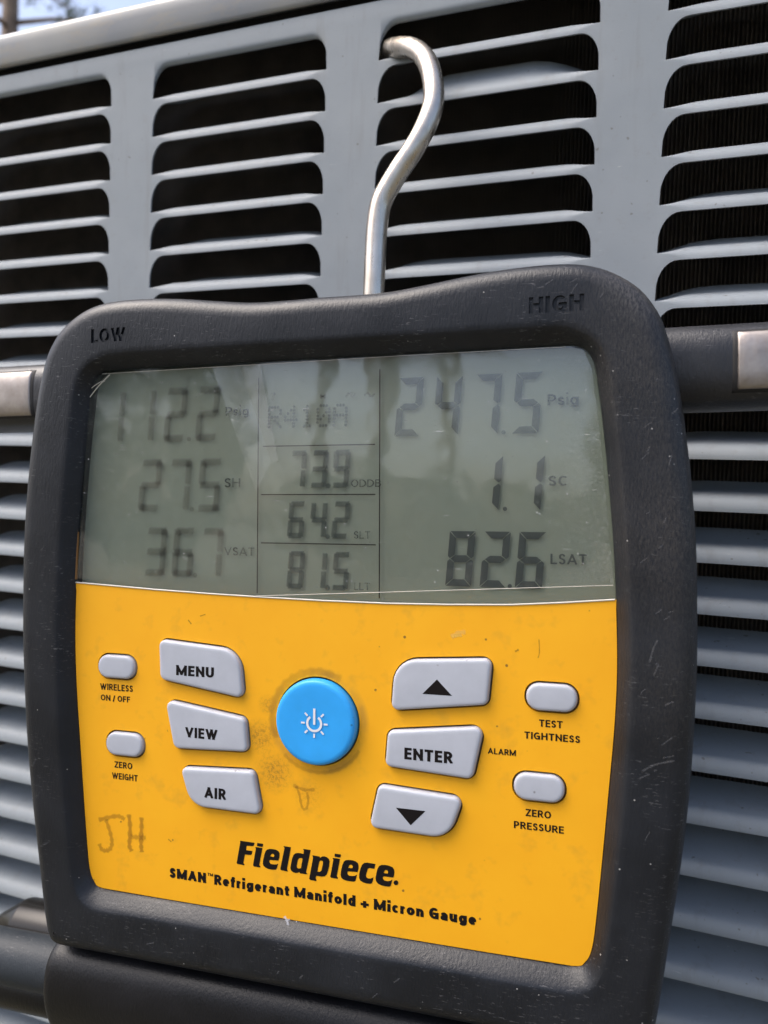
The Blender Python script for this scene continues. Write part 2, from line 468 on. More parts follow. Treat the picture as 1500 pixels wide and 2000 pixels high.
def slat_mesh(name, elev, seed, bent=False):
    rnd = random.Random(seed)
    xs = [-1.5, -0.02] + [SLOTW * t for t in (0.002, .008, .018, .032, .05, .068, .088, .12, .17, .23, .3, .37, .44, .5, .56, .63, .7, .77, .83, .88, .912, .932, .95, .968, .982, .992, .998)] + [SLOTW + .02, SLOTW + 1.5]
    V, F = [], []; npf = 16; wob = rnd.uniform(-.8, .8) * (0 if bent else 1)
    tabx = {}
    for ix, x in enumerate(xs):
        inside = 0 < x < SLOTW
        h = open_h(x) if inside else 0.0
        zb = -PITCH + h
        e = max(0.0, min(x, SLOTW - x)) / (20.0 if bent else 15.0); e = min(1.0, e); e = e * e * (3 - 2 * e)
        a = radians(elev * ((.4 + .6 * e) if bent else (.75 + .25 * e)) + wob * sin(x / SLOTW * pi * 2))
        # strip in the panel plane, then the fold, then the blade running into the cabinet
        eo = min(1.0, max(0.0, min(x, SLOTW - x)) / 9.0); eo = eo * eo * (3 - 2 * eo)
        r = .12 + 3.88 * eo; zs = -.12 - 1.83 * eo
        prof = [(0, zb), (0, (zb + zs) * .5), (0, zs)]
        turn = pi / 2 - a
        for k in range(1, 8):
            b = turn * k / 7; prof.append((r - r * cos(b), zs + r * sin(b)))
        dy, dz = cos(a), sin(a); y0, z0 = prof[-1]
        L = (h * 1.05 if inside else 0.0)
        for k in range(1, 7):
            s = L * k / 6; prof.append((y0 + dy * s, z0 + dz * s - .25 * sin(pi * k / 6)))
        if not inside: prof = [(0, zb), (0, zb * .5), (0, -.12)] + [(0, -.12 + .12 * k / 7) for k in range(1, 8)] + [(0, 0)] * 6
        for y, z in prof: V.append((x, y, z))
    for ix in range(len(xs) - 1):
        side = xs[ix + 1] <= 0 or xs[ix] >= SLOTW
        for k in range(npf - 1):
            if side and k >= 9: continue
            a, b = ix * npf + k, (ix + 1) * npf + k
            F.append((a, b, b + 1, a + 1))
    me = mesh_from(name, V, F, None, MM)
    bm = bmesh.new(); bm.from_mesh(me)
    bmesh.ops.remove_doubles(bm, verts=bm.verts, dist=1e-6)
    bmesh.ops.dissolve_degenerate(bm, dist=1e-6, edges=bm.edges)
    bmesh.ops.recalc_face_normals(bm, faces=bm.faces)
    av = sum((f.normal.y for f in bm.faces if abs(f.normal.y) > .9))
    if av > 0: bmesh.ops.reverse_faces(bm, faces=bm.faces)
    bmesh.ops.solidify(bm, geom=bm.faces[:], thickness=0.0006)
    bm.to_mesh(me); bm.free()
    bm = bmesh.new(); bm.from_mesh(me)
    for f in bm.faces: f.smooth = True
    for e in bm.edges: e.smooth = not (len(e.link_faces) == 2 and e.calc_face_angle(0) > radians(40))
    bm.to_mesh(me); bm.free(); me.update()
    me.materials.append(M['paint'])
    return me

SLATS = [slat_mesh('slat_%d' % i, a, i) for i, a in enumerate((19, 21, 23, 20))]
SLAT_BENT = slat_mesh('slat_bent', 50, 9, True)
rs = random.Random(3)
for c in COLS:
    for k in range(1, len(ROWS) - 1):
        me = SLAT_BENT if (c == 2 and k == 2) else SLATS[rs.randrange(4)]
        o = link('louver_slat', me, None, unit)
        o.matrix_parent_inverse = UINV
        o.location = (c * COLP * MM, 0, Z0 - ROWS[k] * PITCH * MM)
        o.scale = (1, 1, (ROWS[k + 1] - ROWS[k]) if k + 1 < len(ROWS) else 1)
        if me is SLAT_BENT: o['label'] = 'slat bent upwards beside the hook'

# posts between the slots, the header with rolled slot tops, and the plain lower skirt
parts = []
XL, XR = COLS[0] * COLP - 40, COLS[-1] * COLP + SLOTW + 40
zt, zbm = 6.0, -ROWS[-1] * PITCH
edges = [XL] + [v for c in COLS for v in (c * COLP - 1.5, c * COLP + SLOTW + 1.5)] + [XR]
for i in range(0, len(edges), 2):
    parts.append(box(edges[i], edges[i + 1], 0, .6, zbm, 0))
V_, F_ = loft([[(x, y, z) for y, z in ((0, 0), (0, 4.4), (.12, 4.9), (.6, 5.25), (4, 5.3), (4, 4.7), (.8, 4.3), (.8, 0))] for x in (XL, XR)], cap0=True, cap1=True); parts.append((V_, F_))
parts.append(box(XL, XR, 0, .6, -Z0 * 1000 + 40, zbm))
for c in COLS:                                   # header edge over the first opening of each column, rolled inwards
    x0 = c * COLP; xs = [-1.5, 0] + [SLOTW * t for t in (.004, .012, .03, .05, .07, .09, .3, .5, .7, .91, .93, .95, .97, .988, .996)] + [SLOTW, SLOTW + 1.5]
    L = []
    for x in xs:
        h = open_h(x); zb = -PITCH + h
        roll = min(1.0, h / 10.5) if 0 < x < SLOTW else 0
        L.append([(x0 + x, 0, 0), (x0 + x, 0, zb + 1.3 * roll), (x0 + x, .25 * roll, zb + .5 * roll), (x0 + x, .9 * roll + .01, zb), (x0 + x, 1.8 * roll + .02, zb + .15 * roll)])
    V, F = loft(L, closed_u=False); parts.append((V, F))
V, F = merge(parts)
V = [(x * MM, y * MM, Z0 + z * MM) for x, y, z in V]
pm = mesh_from('panel_sheet', V, F); finish(pm, 40)
ulink('panel_sheet', pm, M['paint'])

# lid: rolled lip over the panel
prof = [(6, 10.5), (1.2, 8.4), (-.4, 7.25), (-.9, 7.15), (-1.35, 7.5), (-1.6, 8.4), (-2.0, 11), (-2.2, 14), (-2.2, 16.6), (-1.9, 17.8), (-1.1, 18.8), (.2, 19.4), (2, 19.9), (5, 20.4), (14, 21.3), (60, 22.5), (500, 24), (500, 14), (6, 14)]
L = [[(x * MM, y * MM, Z0 + z * MM) for y, z in prof] for x in (XL - 3, 0, 160, 320, XR + 3)]
V, F = loft(L, cap0=True, cap1=True)
lm = mesh_from('cabinet_lid', V, F); finish(lm, 50); ulink('cabinet_lid', lm, M['lid'])

# cabinet box behind the panel
b = [box(XL, XL + 1, .7, 500, -Z0 * 1000 + 40, 13.9), box(XR - 1, XR, .7, 500, -Z0 * 1000 + 40, 13.9), box(XL, XR, 499, 500, -Z0 * 1000 + 40, 13.9), box(XL, XR, .7, 500, -Z0 * 1000, -Z0 * 1000 + 40)]
V, F = merge(b)
ulink('cabinet_body', mesh_from('cabinet_body', [(x * MM, y * MM, Z0 + z * MM) for x, y, z in V], F), M['paint'])

# coil: thin wavy fins close behind the slats
V, F = [], []; NX, NZ = 960, 60; x0, x1 = XL + 5, XR - 5
for j in range(NZ + 1):
    z = 8 - j * (31 * PITCH + 8) / NZ
    for i in range(NX + 1):
        x = x0 + (x1 - x0) * i / NX
        V.append(((x + .55 * sin(z * 1.9)) * MM, (18.5 + (1.4 if i % 2 else -1.4)) * MM, Z0 + z * MM))
for j in range(NZ):
    for i in range(NX):
        a = j * (NX + 1) + i; F.append((a, a + 1, a + NX + 2, a + NX + 1))
bx_ = box(XL + 2, XR - 2, 4.5, 6.5, 3, 13); ulink('lid_gap_shade', mesh_from('lid_gap_shade', [(x * MM, y * MM, Z0 + z * MM) for x, y, z in bx_[0]], bx_[1]), M['dark'])  # dark strip painting the shade in the gap under the lid
co = ulink('condenser_coil', mesh_from('condenser_coil', V, F), M['coil'])
co['kind'] = 'stuff'

# ------------------------------------------------------------------ manifold gauge, local axes: X right, Y up, Z out of the face (mm in the meshes' own numbers)
gauge = empty('manifold_gauge')
gm = Matrix(((0.9961705, -0.0408399, 0.0773069), (0.0785649, 0.0301524, -0.9964529), (0.0383641, 0.9987106, 0.0332455))).to_4x4()
gm.translation = Vector((0.1784805, -0.0618057, 0.6179580))
gauge.matrix_world = gm
tag(gauge, 'yellow handheld digital refrigerant gauge in a dark rubber boot, hanging by its hook', 'gauge')

def sym(half):
    """half outline from top centre to bottom centre -> closed loop"""
    return half + [(-x, y) for x, y in reversed(half) if abs(x) > 1e-6]

OUTER = sym(catmull([(x - .3 * (x > 40), y) for x, y in [(0, 66.4), (8, 66.3), (16, 66.4), (24, 67.2), (36, 68.7), (46, 69.4), (54, 69.4), (60, 68.6), (65.2, 66.5), (70, 63), (73.2, 58.7), (74.8, 55), (76.3, 49.5), (77.6, 43), (79, 33), (80.1, 23), (80.9, 12), (81.2, 0), (81.2, -14), (80.6, -28), (79.6, -42), (78, -56), (76.3, -68), (74.6, -80), (73.4, -87), (72.2, -90.3), (69.5, -92), (60, -92.1), (30, -92), (0, -92)]], 4))
FACE = sym(catmull([(0, 52.3), (30, 52.3), (54, 52.2), (57.5, 51.9), (59.7, 50.5), (60.9, 47.8), (61.6, 43), (62.8, 33), (64.2, 18), (65.1, 4), (65.6, -12), (65.2, -25), (64, -40), (62.9, -53), (61.7, -66), (60.9, -72.0), (59.6, -75.0), (57, -76.3), (45, -76.4), (20, -76.4), (0, -76.4)], 5))
BEVEL = sym(catmull([(0, 56.2), (30, 56.1), (52, 56), (56.5, 55.3), (60.5, 53), (63.2, 49.5), (64.6, 44), (66.4, 28), (68, 8), (68.8, -10), (68.4, -26), (67.2, -44), (65.6, -60), (64.2, -71), (62.5, -77), (59.5, -79.8), (55, -80.5), (30, -80.3), (0, -80.2)], 5))

def radial(loop, angs, c=(0, -12)):
    out = []; n = len(loop)
    P = [Vector((x - c[0], y - c[1])) for x, y in loop]
    for a in angs:
        d = Vector((cos(a), sin(a))); best = None
        for i in range(n):
            p, q = P[i], P[(i + 1) % n]; e = q - p
            den = d.x * e.y - d.y * e.x
            if abs(den) < 1e-9: continue
            t = (p.x * e.y - p.y * e.x) / den; s = (p.x * d.y - p.y * d.x) / den
            if t > 0 and -1e-6 <= s <= 1 + 1e-6 and (best is None or t > best): best = t
        out.append(Vector((c[0] + d.x * best, c[1] + d.y * best)))
    return out
# angles: dense at the corners
angs = []
for k in range(420):
    angs.append(2 * pi * k / 420)
rF, rB, rO = radial(FACE, angs), radial(BEVEL, angs), radial(OUTER, angs)
rI = []
for i in range(len(angs)):
    t = (rO[(i + 1) % 420] - rO[i - 1]).normalized(); nrm = Vector((-t.y, t.x))
    rI.append(rO[i] + nrm * 4.4)
def ring(A, B, t, w, off=0):
    return [tuple((a.lerp(b, t)) * MM) + (w * MM,) for a, b in zip(A, B)]
loops = [ring(rF, rF, 0, -4.5), ring(rF, rF, 0, -.5), ring(rF, rB, .06, .2), ring(rF, rB, .2, .8), ring(rF, rB, .45, 1.85), ring(rF, rB, .7, 2.75), ring(rF, rB, .88, 3.28), ring(rF, rB, 1.0, 3.45), ring(rB, rI, .14, 3.5), ring(rB, rI, .5, 3.5), ring(rB, rI, 1.0, 3.5)]
for k in range(1, 8):
    a = pi / 2 * k / 7
    loops.append([tuple(p.lerp(q, sin(a)) * MM) + ((-.9 + 4.4 * cos(a)) * MM,) for p, q in zip(rI, rO)])
loops += [ring(rO, rO, 0, -9), ring(rO, rO, 0, -27), ring(rO, rI, .5, -31), ring(rF, rF, 0, -31)]
V, F = loft(loops, wrap=True)
boot_me = mesh_from('rubber_boot', V, F)

# ---- lettering
def arc(cx, cy, rx, ry, a0, a1, n=14):
    return [(cx + rx * cos(radians(a0 + (a1 - a0) * k / n)), cy + ry * sin(radians(a0 + (a1 - a0) * k / n))) for k in range(n + 1)]
S_ = catmull([(.93, .84), (.76, .97), (.5, 1), (.2, .95), (.05, .77), (.16, .6), (.5, .5), (.85, .4), (.97, .22), (.8, .04), (.5, 0), (.22, .03), (.04, .15)], 4)
ST_ = [(0, 0), (0, 1)]
# letter: (width, height, strokes on a unit square); widths are shares of the capital height
GLYPH = {
    'A': (.70, 1, [[(0, 0), (.5, 1)], [(.5, 1), (1, 0)], [(.22, .27), (.78, .27)]]), 'B': (.56, 1, [ST_, [(0, 1), (.5, 1)] + arc(.55, .76, .37, .24, 90, -90) + [(0, .52)], [(.3, .52), (.55, .52)] + arc(.55, .26, .45, .26, 90, -90) + [(0, 0)]]),
    'C': (.60, 1, [arc(.55, .5, .55, .5, 48, 312, 24)]), 'D': (.66, 1, [ST_, [(0, 1), (.35, 1)] + arc(.35, .5, .65, .5, 90, -90, 20) + [(0, 0)]]),
    'E': (.50, 1, [ST_, [(0, 1), (1, 1)], [(0, .52), (.9, .52)], [(0, 0), (1, 0)]]), 'F': (.49, 1, [ST_, [(0, 1), (1, 1)], [(0, .5), (.9, .5)]]),
    'G': (.66, 1, [arc(.53, .5, .53, .5, 50, 330, 24), [(.98, .0), (.98, .46)], [(.6, .46), (.98, .46)]]), 'H': (.65, 1, [ST_, [(1, 0), (1, 1)], [(0, .52), (1, .52)]]),
    'I': (0, 1, [[(.5, 0), (.5, 1)]]), 'L': (.48, 1, [ST_, [(0, 0), (1, 0)]]), 'M': (.84, 1, [ST_, [(1, 0), (1, 1)], [(0, 1), (.5, .08)], [(.5, .08), (1, 1)]]),
    'N': (.66, 1, [ST_, [(1, 0), (1, 1)], [(0, 1), (1, 0)]]), 'O': (.72, 1, [arc(.5, .5, .5, .5, 0, 360, 30)]), 'P': (.55, 1, [ST_, [(0, 1), (.45, 1)] + arc(.5, .71, .5, .29, 90, -90) + [(0, .42)]]),
    'R': (.58, 1, [ST_, [(0, 1), (.45, 1)] + arc(.5, .74, .45, .26, 90, -90) + [(0, .48)], [(.48, .48), (1, 0)]]), 'S': (.50, 1, [S_]),
    'T': (.58, 1, [[(.5, 0), (.5, 1)], [(0, 1), (1, 1)]]), 'U': (.63, 1, [[(0, 1), (0, .35)] + arc(.5, .35, .5, .35, 180, 360, 18) + [(1, 1)]]), 'V': (.68, 1, [[(0, 1), (.5, 0)], [(.5, 0), (1, 1)]]),
    'W': (.98, 1, [[(0, 1), (.27, 0)], [(.27, 0), (.5, 1)], [(.5, 1), (.73, 0)], [(.73, 0), (1, 1)]]), 'Z': (.56, 1, [[(0, 1), (1, 1)], [(1, 1), (0, 0)], [(0, 0), (1, 0)]]),
    'a': (.50, .72, [catmull([(.1, .88), (.35, 1), (.65, .98), (.95, .78), (.98, .5)], 4), [(.98, .55), (.98, 0)], catmull([(.98, .58), (.5, .56), (.1, .42), (.02, .2), (.2, .02), (.55, .03), (.98, .3)], 4)]),
    'c': (.46, .72, [arc(.55, .5, .55, .5, 55, 305, 20)]), 'd': (.54, 1.03, [[(1, 0), (1, 1)], arc(.48, .34, .48, .34, 0, 360, 22)]),
    'e': (.52, .72, [[(.02, .52), (.97, .52)] + arc(.5, .5, .48, .5, 4, 305, 26)]), 'f': (.36, 1.03, [[(.36, 0), (.36, .72)] + catmull([(.36, .75), (.45, .94), (.7, 1), (1, .97)], 4), [(0, .66), (.9, .66)]]),
    'g': (.54, .72, [arc(.48, .5, .48, .5, 0, 360, 22), [(1, 1), (1, .05)] + catmull([(1, 0), (.9, -.32), (.5, -.42), (.1, -.33)], 4)]), 'i': (0, .72, [[(.5, 0), (.5, 1)], [(.5, 1.70), (.5, 1.74)]]),
    'l': (0, 1.03, [[(.5, 0), (.5, 1)]]), 'n': (.52, .72, [ST_, [(0, .6)] + arc(.5, .55, .5, .45, 170, 0, 16) + [(1, 0)]]), 'o': (.55, .72, [arc(.5, .5, .5, .5, 0, 360, 24)]),
    'r': (.34, .72, [ST_, catmull([(0, .6), (.3, .9), (.65, 1), (1, .97)], 4)]), 's': (.42, .72, [S_]), 't': (.36, .92, [[(.36, 1), (.36, .3)] + catmull([(.36, .25), (.45, .05), (.7, 0), (1, .03)], 4), [(0, .74), (1, .74)]]),
    'u': (.52, .72, [[(1, 0), (1, 1)], [(0, 1), (0, .45)] + arc(.5, .42, .5, .42, 180, 350, 16)]), '+': (.58, .72, [[(.5, .05), (.5, .85)], [(0, .45), (1, .45)]]), '/': (.36, 1, [[(0, -.1), (1, 1.05)]])}

def stroke_polys(s, pen, gap):
    polys = []; x = 0.0
    for ch in s:
        first = len(polys)
        if ch == ' ': x += .26; continue
        w, h, strokes = GLYPH[ch]; w = max(w, pen)
        top, bot = (h if ch not in 'i' else 2.0), (0 if ch not in 'g/' else -1)
        for st in strokes:
            P = [Vector((x + pen / 2 + u * (w - pen), pen / 2 + v * (h - pen))) for u, v in st]
            n = len(P)
            for i in range(n - 1):
                a, b = P[i], P[i + 1]
                if (b - a).length < 1e-5: continue
                d = (b - a).normalized(); nn = Vector((-d.y, d.x)) * pen / 2
                diag = min(abs(d.x), abs(d.y)) > .15
                e0 = pen / 2 if i == 0 and (n == 2 or not diag) else 0; e1 = pen / 2 if i == n - 2 and (n == 2 or not diag) else 0
                a2, b2 = a - d * e0, b + d * e1
                polys.append([a2 - nn, b2 - nn, b2 + nn, a2 + nn])
                if 0 < i: polys.append([a + Vector((cos(k * pi / 4 + .39), sin(k * pi / 4 + .39))) * pen / 2 for k in range(8)])
        for q in polys[first:]:
            for v in q: v.y = max(bot, min(top, v.y))
        x += w + gap
    return polys

def text_mesh(s, xl, xr, yb, cap, w, bold=0.2, thick=0.0, gap=.105):
    """lettering fitted between xl and xr (mm) on the baseline yb with capitals cap mm high, drawn with a flat pen"""
    polys = stroke_polys(s, bold, gap)
    a = min(v.x for q in polys for v in q); b = max(v.x for q in polys for v in q)
    sx = (xr - xl) / (b - a); V, F = [], []
    for j, q in enumerate(polys):
        i = len(V); n = len(q); ww = w + (j % 23) * .0004
        lay = [(xl + (v.x - a) * sx, yb + v.y * cap) for v in q]
        V += [(x, y, ww) for x, y in lay]; F.append(tuple(range(i, i + n)))
        if thick:
            V += [(x, y, w + thick) for x, y in lay]
            F[-1] = tuple(range(i + n - 1, i - 1, -1)); F.append(tuple(range(i + n, i + 2 * n)))
            F += [(i + k, i + (k + 1) % n, i + n + (k + 1) % n, i + n + k) for k in range(n)]
    return mesh_from('lettering', V, F, None, MM)

def add_text(s, xl, xr, yb, cap, w, mat, parent, bold=0.2, name='lettering', **kw):
    return link(name, text_mesh(s, xl, xr, yb, cap, w, bold, **kw), mat, parent)

# LOW and HIGH are pressed into the rubber
boot = link('rubber_boot', boot_me, M['boot'], gauge)
cut = merge([])
cm1 = text_mesh('LOW', -58.8, -49.0, 58.6, 3.35, 2.98, .2, thick=2.0)
cm2 = text_mesh('HIGH', 47.8, 58.9, 58.6, 3.35, 2.98, .2, thick=2.0)
bm = bmesh.new(); bm.from_mesh(cm1); bm.from_mesh(cm2); cutter_me = bpy.data.meshes.new('cut'); bm.to_mesh(cutter_me); bm.free()
cutter = bpy.data.objects.new('cut', cutter_me); COL.objects.link(cutter); cutter.matrix_world = gm
bpy.context.view_layer.update()
bo = boot.modifiers.new('b', 'BOOLEAN'); bo.object = cutter; bo.operation = 'DIFFERENCE'; bo.solver = 'EXACT'; bo.use_self = True
dg = bpy.context.evaluated_depsgraph_get(); dg.update()
nm = bpy.data.meshes.new_from_object(boot.evaluated_get(dg))
boot.modifiers.clear()
if len(nm.vertices) > len(boot_me.vertices): boot.data = nm
boot.data.name = 'rubber_boot'
bpy.data.objects.remove(cutter)
finish(boot.data, 32)

# rear shell of the instrument inside the boot
rear = [ring(rO, rF, .6, -30.5), ring(rO, rF, .6, -36), ring(rO, rF, .9, -41)]
V, F = loft(rear, cap0=True, cap1=True)
me = mesh_from('rear_shell', V, F); finish(me, 40); link('rear_shell', me, M['block'], gauge)

# ---- yellow faceplate with real cut-outs for the keys
LCDB = [(-66.0, -.7), (-55, -1.2), (-43.1, -1.75), (-28, -2.25), (-13.8, -2.6), (1, -2.85), (16.3, -2.9), (30, -2.65), (44.1, -2.15), (55, -1.3), (65.4, -.3)]
BTN = {
    'menu': ([(-40.5, -13.4), (-40.1, -23.0), (-17.9, -26.1), (-19.0, -14.9)], [1.5, 1.8, 1.5, 5.6]),
    'view': ([(-38.7, -27.8), (-36.2, -39.3), (-16.6, -38.4), (-17.4, -30.6)], [1.5, 1.8, 1.4, 1.5]),
    'air': ([(-34.5, -43.6), (-31.6, -52.5), (-13.1, -52.6), (-15.2, -42.6)], [1.3, 5.4, 1.5, 1.4]),
    'up': ([(18.7, -14.9), (17.9, -26.1), (39.3, -23.3), (40.2, -13.4)], [5.6, 1.5, 1.5, 1.5]),
    'enter': ([(17.2, -30.6), (16.6, -38.4), (36.1, -39.4), (38.6, -27.9)], [1.5, 1.4, 1.6, 1.7]),
    'down': ([(15.1, -42.7), (13.0, -52.3), (31.0, -52.7), (34.2, -43.6)], [1.4, 1.5, 5.4, 1.6]),
}
def pill(cx, cy, w=10.5, h=5.7):
    return [(cx - w / 2, cy + h / 2), (cx - w / 2, cy - h / 2), (cx + w / 2, cy - h / 2), (cx + w / 2, cy + h / 2)], [h / 2 - .01] * 4
for nme, c in (('wireless', (-52.4, -20.8)), ('weight', (-50.0, -39.6)), ('test', (52.6, -20.8)), ('pressure', (50.1, -39.7))):
    BTN[nme] = pill(*c)
def adj(p, dw): return (p[0] + (p[0] - 71.5) * dw / 186, p[1] + (p[1] - 17) * dw / 186)
for k_, (P_, R_) in list(BTN.items()):
    BTN[k_] = ([adj(p, 1.1 if k_ in ('wireless', 'weight', 'test', 'pressure') else .75) for p in P_], R_)
holes = [round_poly(p, [r + .45 for r in R], -.42) for p, R in BTN.values()]
holes.append([(10.15 * cos(2 * pi * k / 64), -30.2 + 10.15 * sin(2 * pi * k / 64)) for k in range(64)])
lo = [p for p in FACE if p[1] < -1.2]
i0 = max(range(len(FACE)), key=lambda i: (FACE[i][1] < -1.2 and FACE[i][0] > 0) * (FACE[i][1] + 1000))
right = sorted([p for p in FACE if p[0] > 0 and p[1] < -1.0 and p[0] > 56.9], key=lambda p: -p[1])
outline = list(LCDB) + [(x, y) for x, y in right] + [(40, -76.4), (20, -76.4), (0, -76.4), (-20, -76.4), (-40, -76.4)] + [(-x, y) for x, y in reversed(right)]
outline = [(x * .9995, y) for x, y in outline]
fm = fill_holes('faceplate', outline, holes, 0.0, 1.3)
face = link('faceplate', fm, M['yellow'], gauge)
bk = link('faceplate_backing', mesh_from('faceplate_backing', [(x, y, -1.35) for x, y in outline], [tuple(range(len(outline)))], None, MM), M['amber'], gauge)  # darker amber paints the shade in the gaps round the keys

for nme, (P, R) in BTN.items():
    top = 1.25 if nme in ('menu', 'view', 'air', 'up', 'enter', 'down') else .9
    L = []
    for d, w in ((-.02, -1.3), (0, .2), (.02, top - .75), (.08, top - .46), (.22, top - .22), (.42, top - .08), (.7, top - .02), (1.1, top)):
        L.append([(x, y, w) for x, y in round_poly(P, R, d)])
    V, F = loft(L, cap1=True)
    me = mesh_from('button', V, F, None, MM); finish(me, 50)
    b = link('button', me, M['grey'], gauge)
    BTN[nme] = (b, top)

def btext(nme, s, xl, xr, yb, cap):
    (xl, yb2), (xr, _) = adj((xl, yb), .75), adj((xr, yb), .75)
    add_text(s, xl, xr, yb2, cap, BTN[nme][1] + .03, M['ink'], BTN[nme][0], .215)
btext('menu', 'MENU', -35.6, -25.4, -21.65, 2.46)
btext('view', 'VIEW', -33.0, -24.35, -36.2, 2.46)
btext('air', 'AIR', -27.8, -22.0, -50.0, 2.6)
btext('enter', 'ENTER', 21.15, 32.0, -36.33, 2.56)
for nme, tri in (('up', [(25.13, -21.82), (31.68, -21.8), (28.36, -18.48)]), ('down', [(19.27, -47.1), (22.65, -50.55), (25.96, -47.1)])):
    link('arrow_mark', mesh_from('arrow_mark', [(*adj(p, .75), BTN[nme][1] + .03) for p in tri], [(0, 1, 2)], None, MM), M['ink'], BTN[nme][0])
for nme, t in (('menu', 'grey key printed MENU'), ('view', 'grey key printed VIEW'), ('air', 'grey key printed AIR'), ('enter', 'grey key printed ENTER'), ('up', 'grey key with black up arrow'), ('down', 'grey key with black down arrow')):
    BTN[nme][0]['label'] = t

for s, xl, xr, yb, cap in (('WIRELESS', -58.2, -48.75, -27.0, 1.58), ('ON / OFF', -57.95, -49.5, -29.65, 1.45), ('ZERO', -53.9, -48.75, -46.0, 1.55), ('WEIGHT', -54.6, -47.2, -48.8, 1.55),
                           ('ALARM', 39.1, 45.15, -34.0, 1.30), ('TEST', 49.9, 54.75, -27.32, 1.5), ('TIGHTNESS', 46.85, 58.3, -30.07, 1.48), ('ZERO', 47.15, 52.5, -46.38, 1.52), ('PRESSURE', 44.75, 55.1, -49.2, 1.52)):
    add_text(s, xl, xr, yb, cap, .04, M['ink'], face, .18)
add_text('SMAN', -38.1, -28.15, -71.05, 2.42, .04, M['ink'], face, .25)
add_text('TM', -27.9, -26.4, -69.2, 0.7, .04, M['ink'], face, .2)
add_text('Refrigerant Manifold + Micron Gauge', -26.1, 36.8, -71.05, 2.42, .04, M['ink'], face, .235)

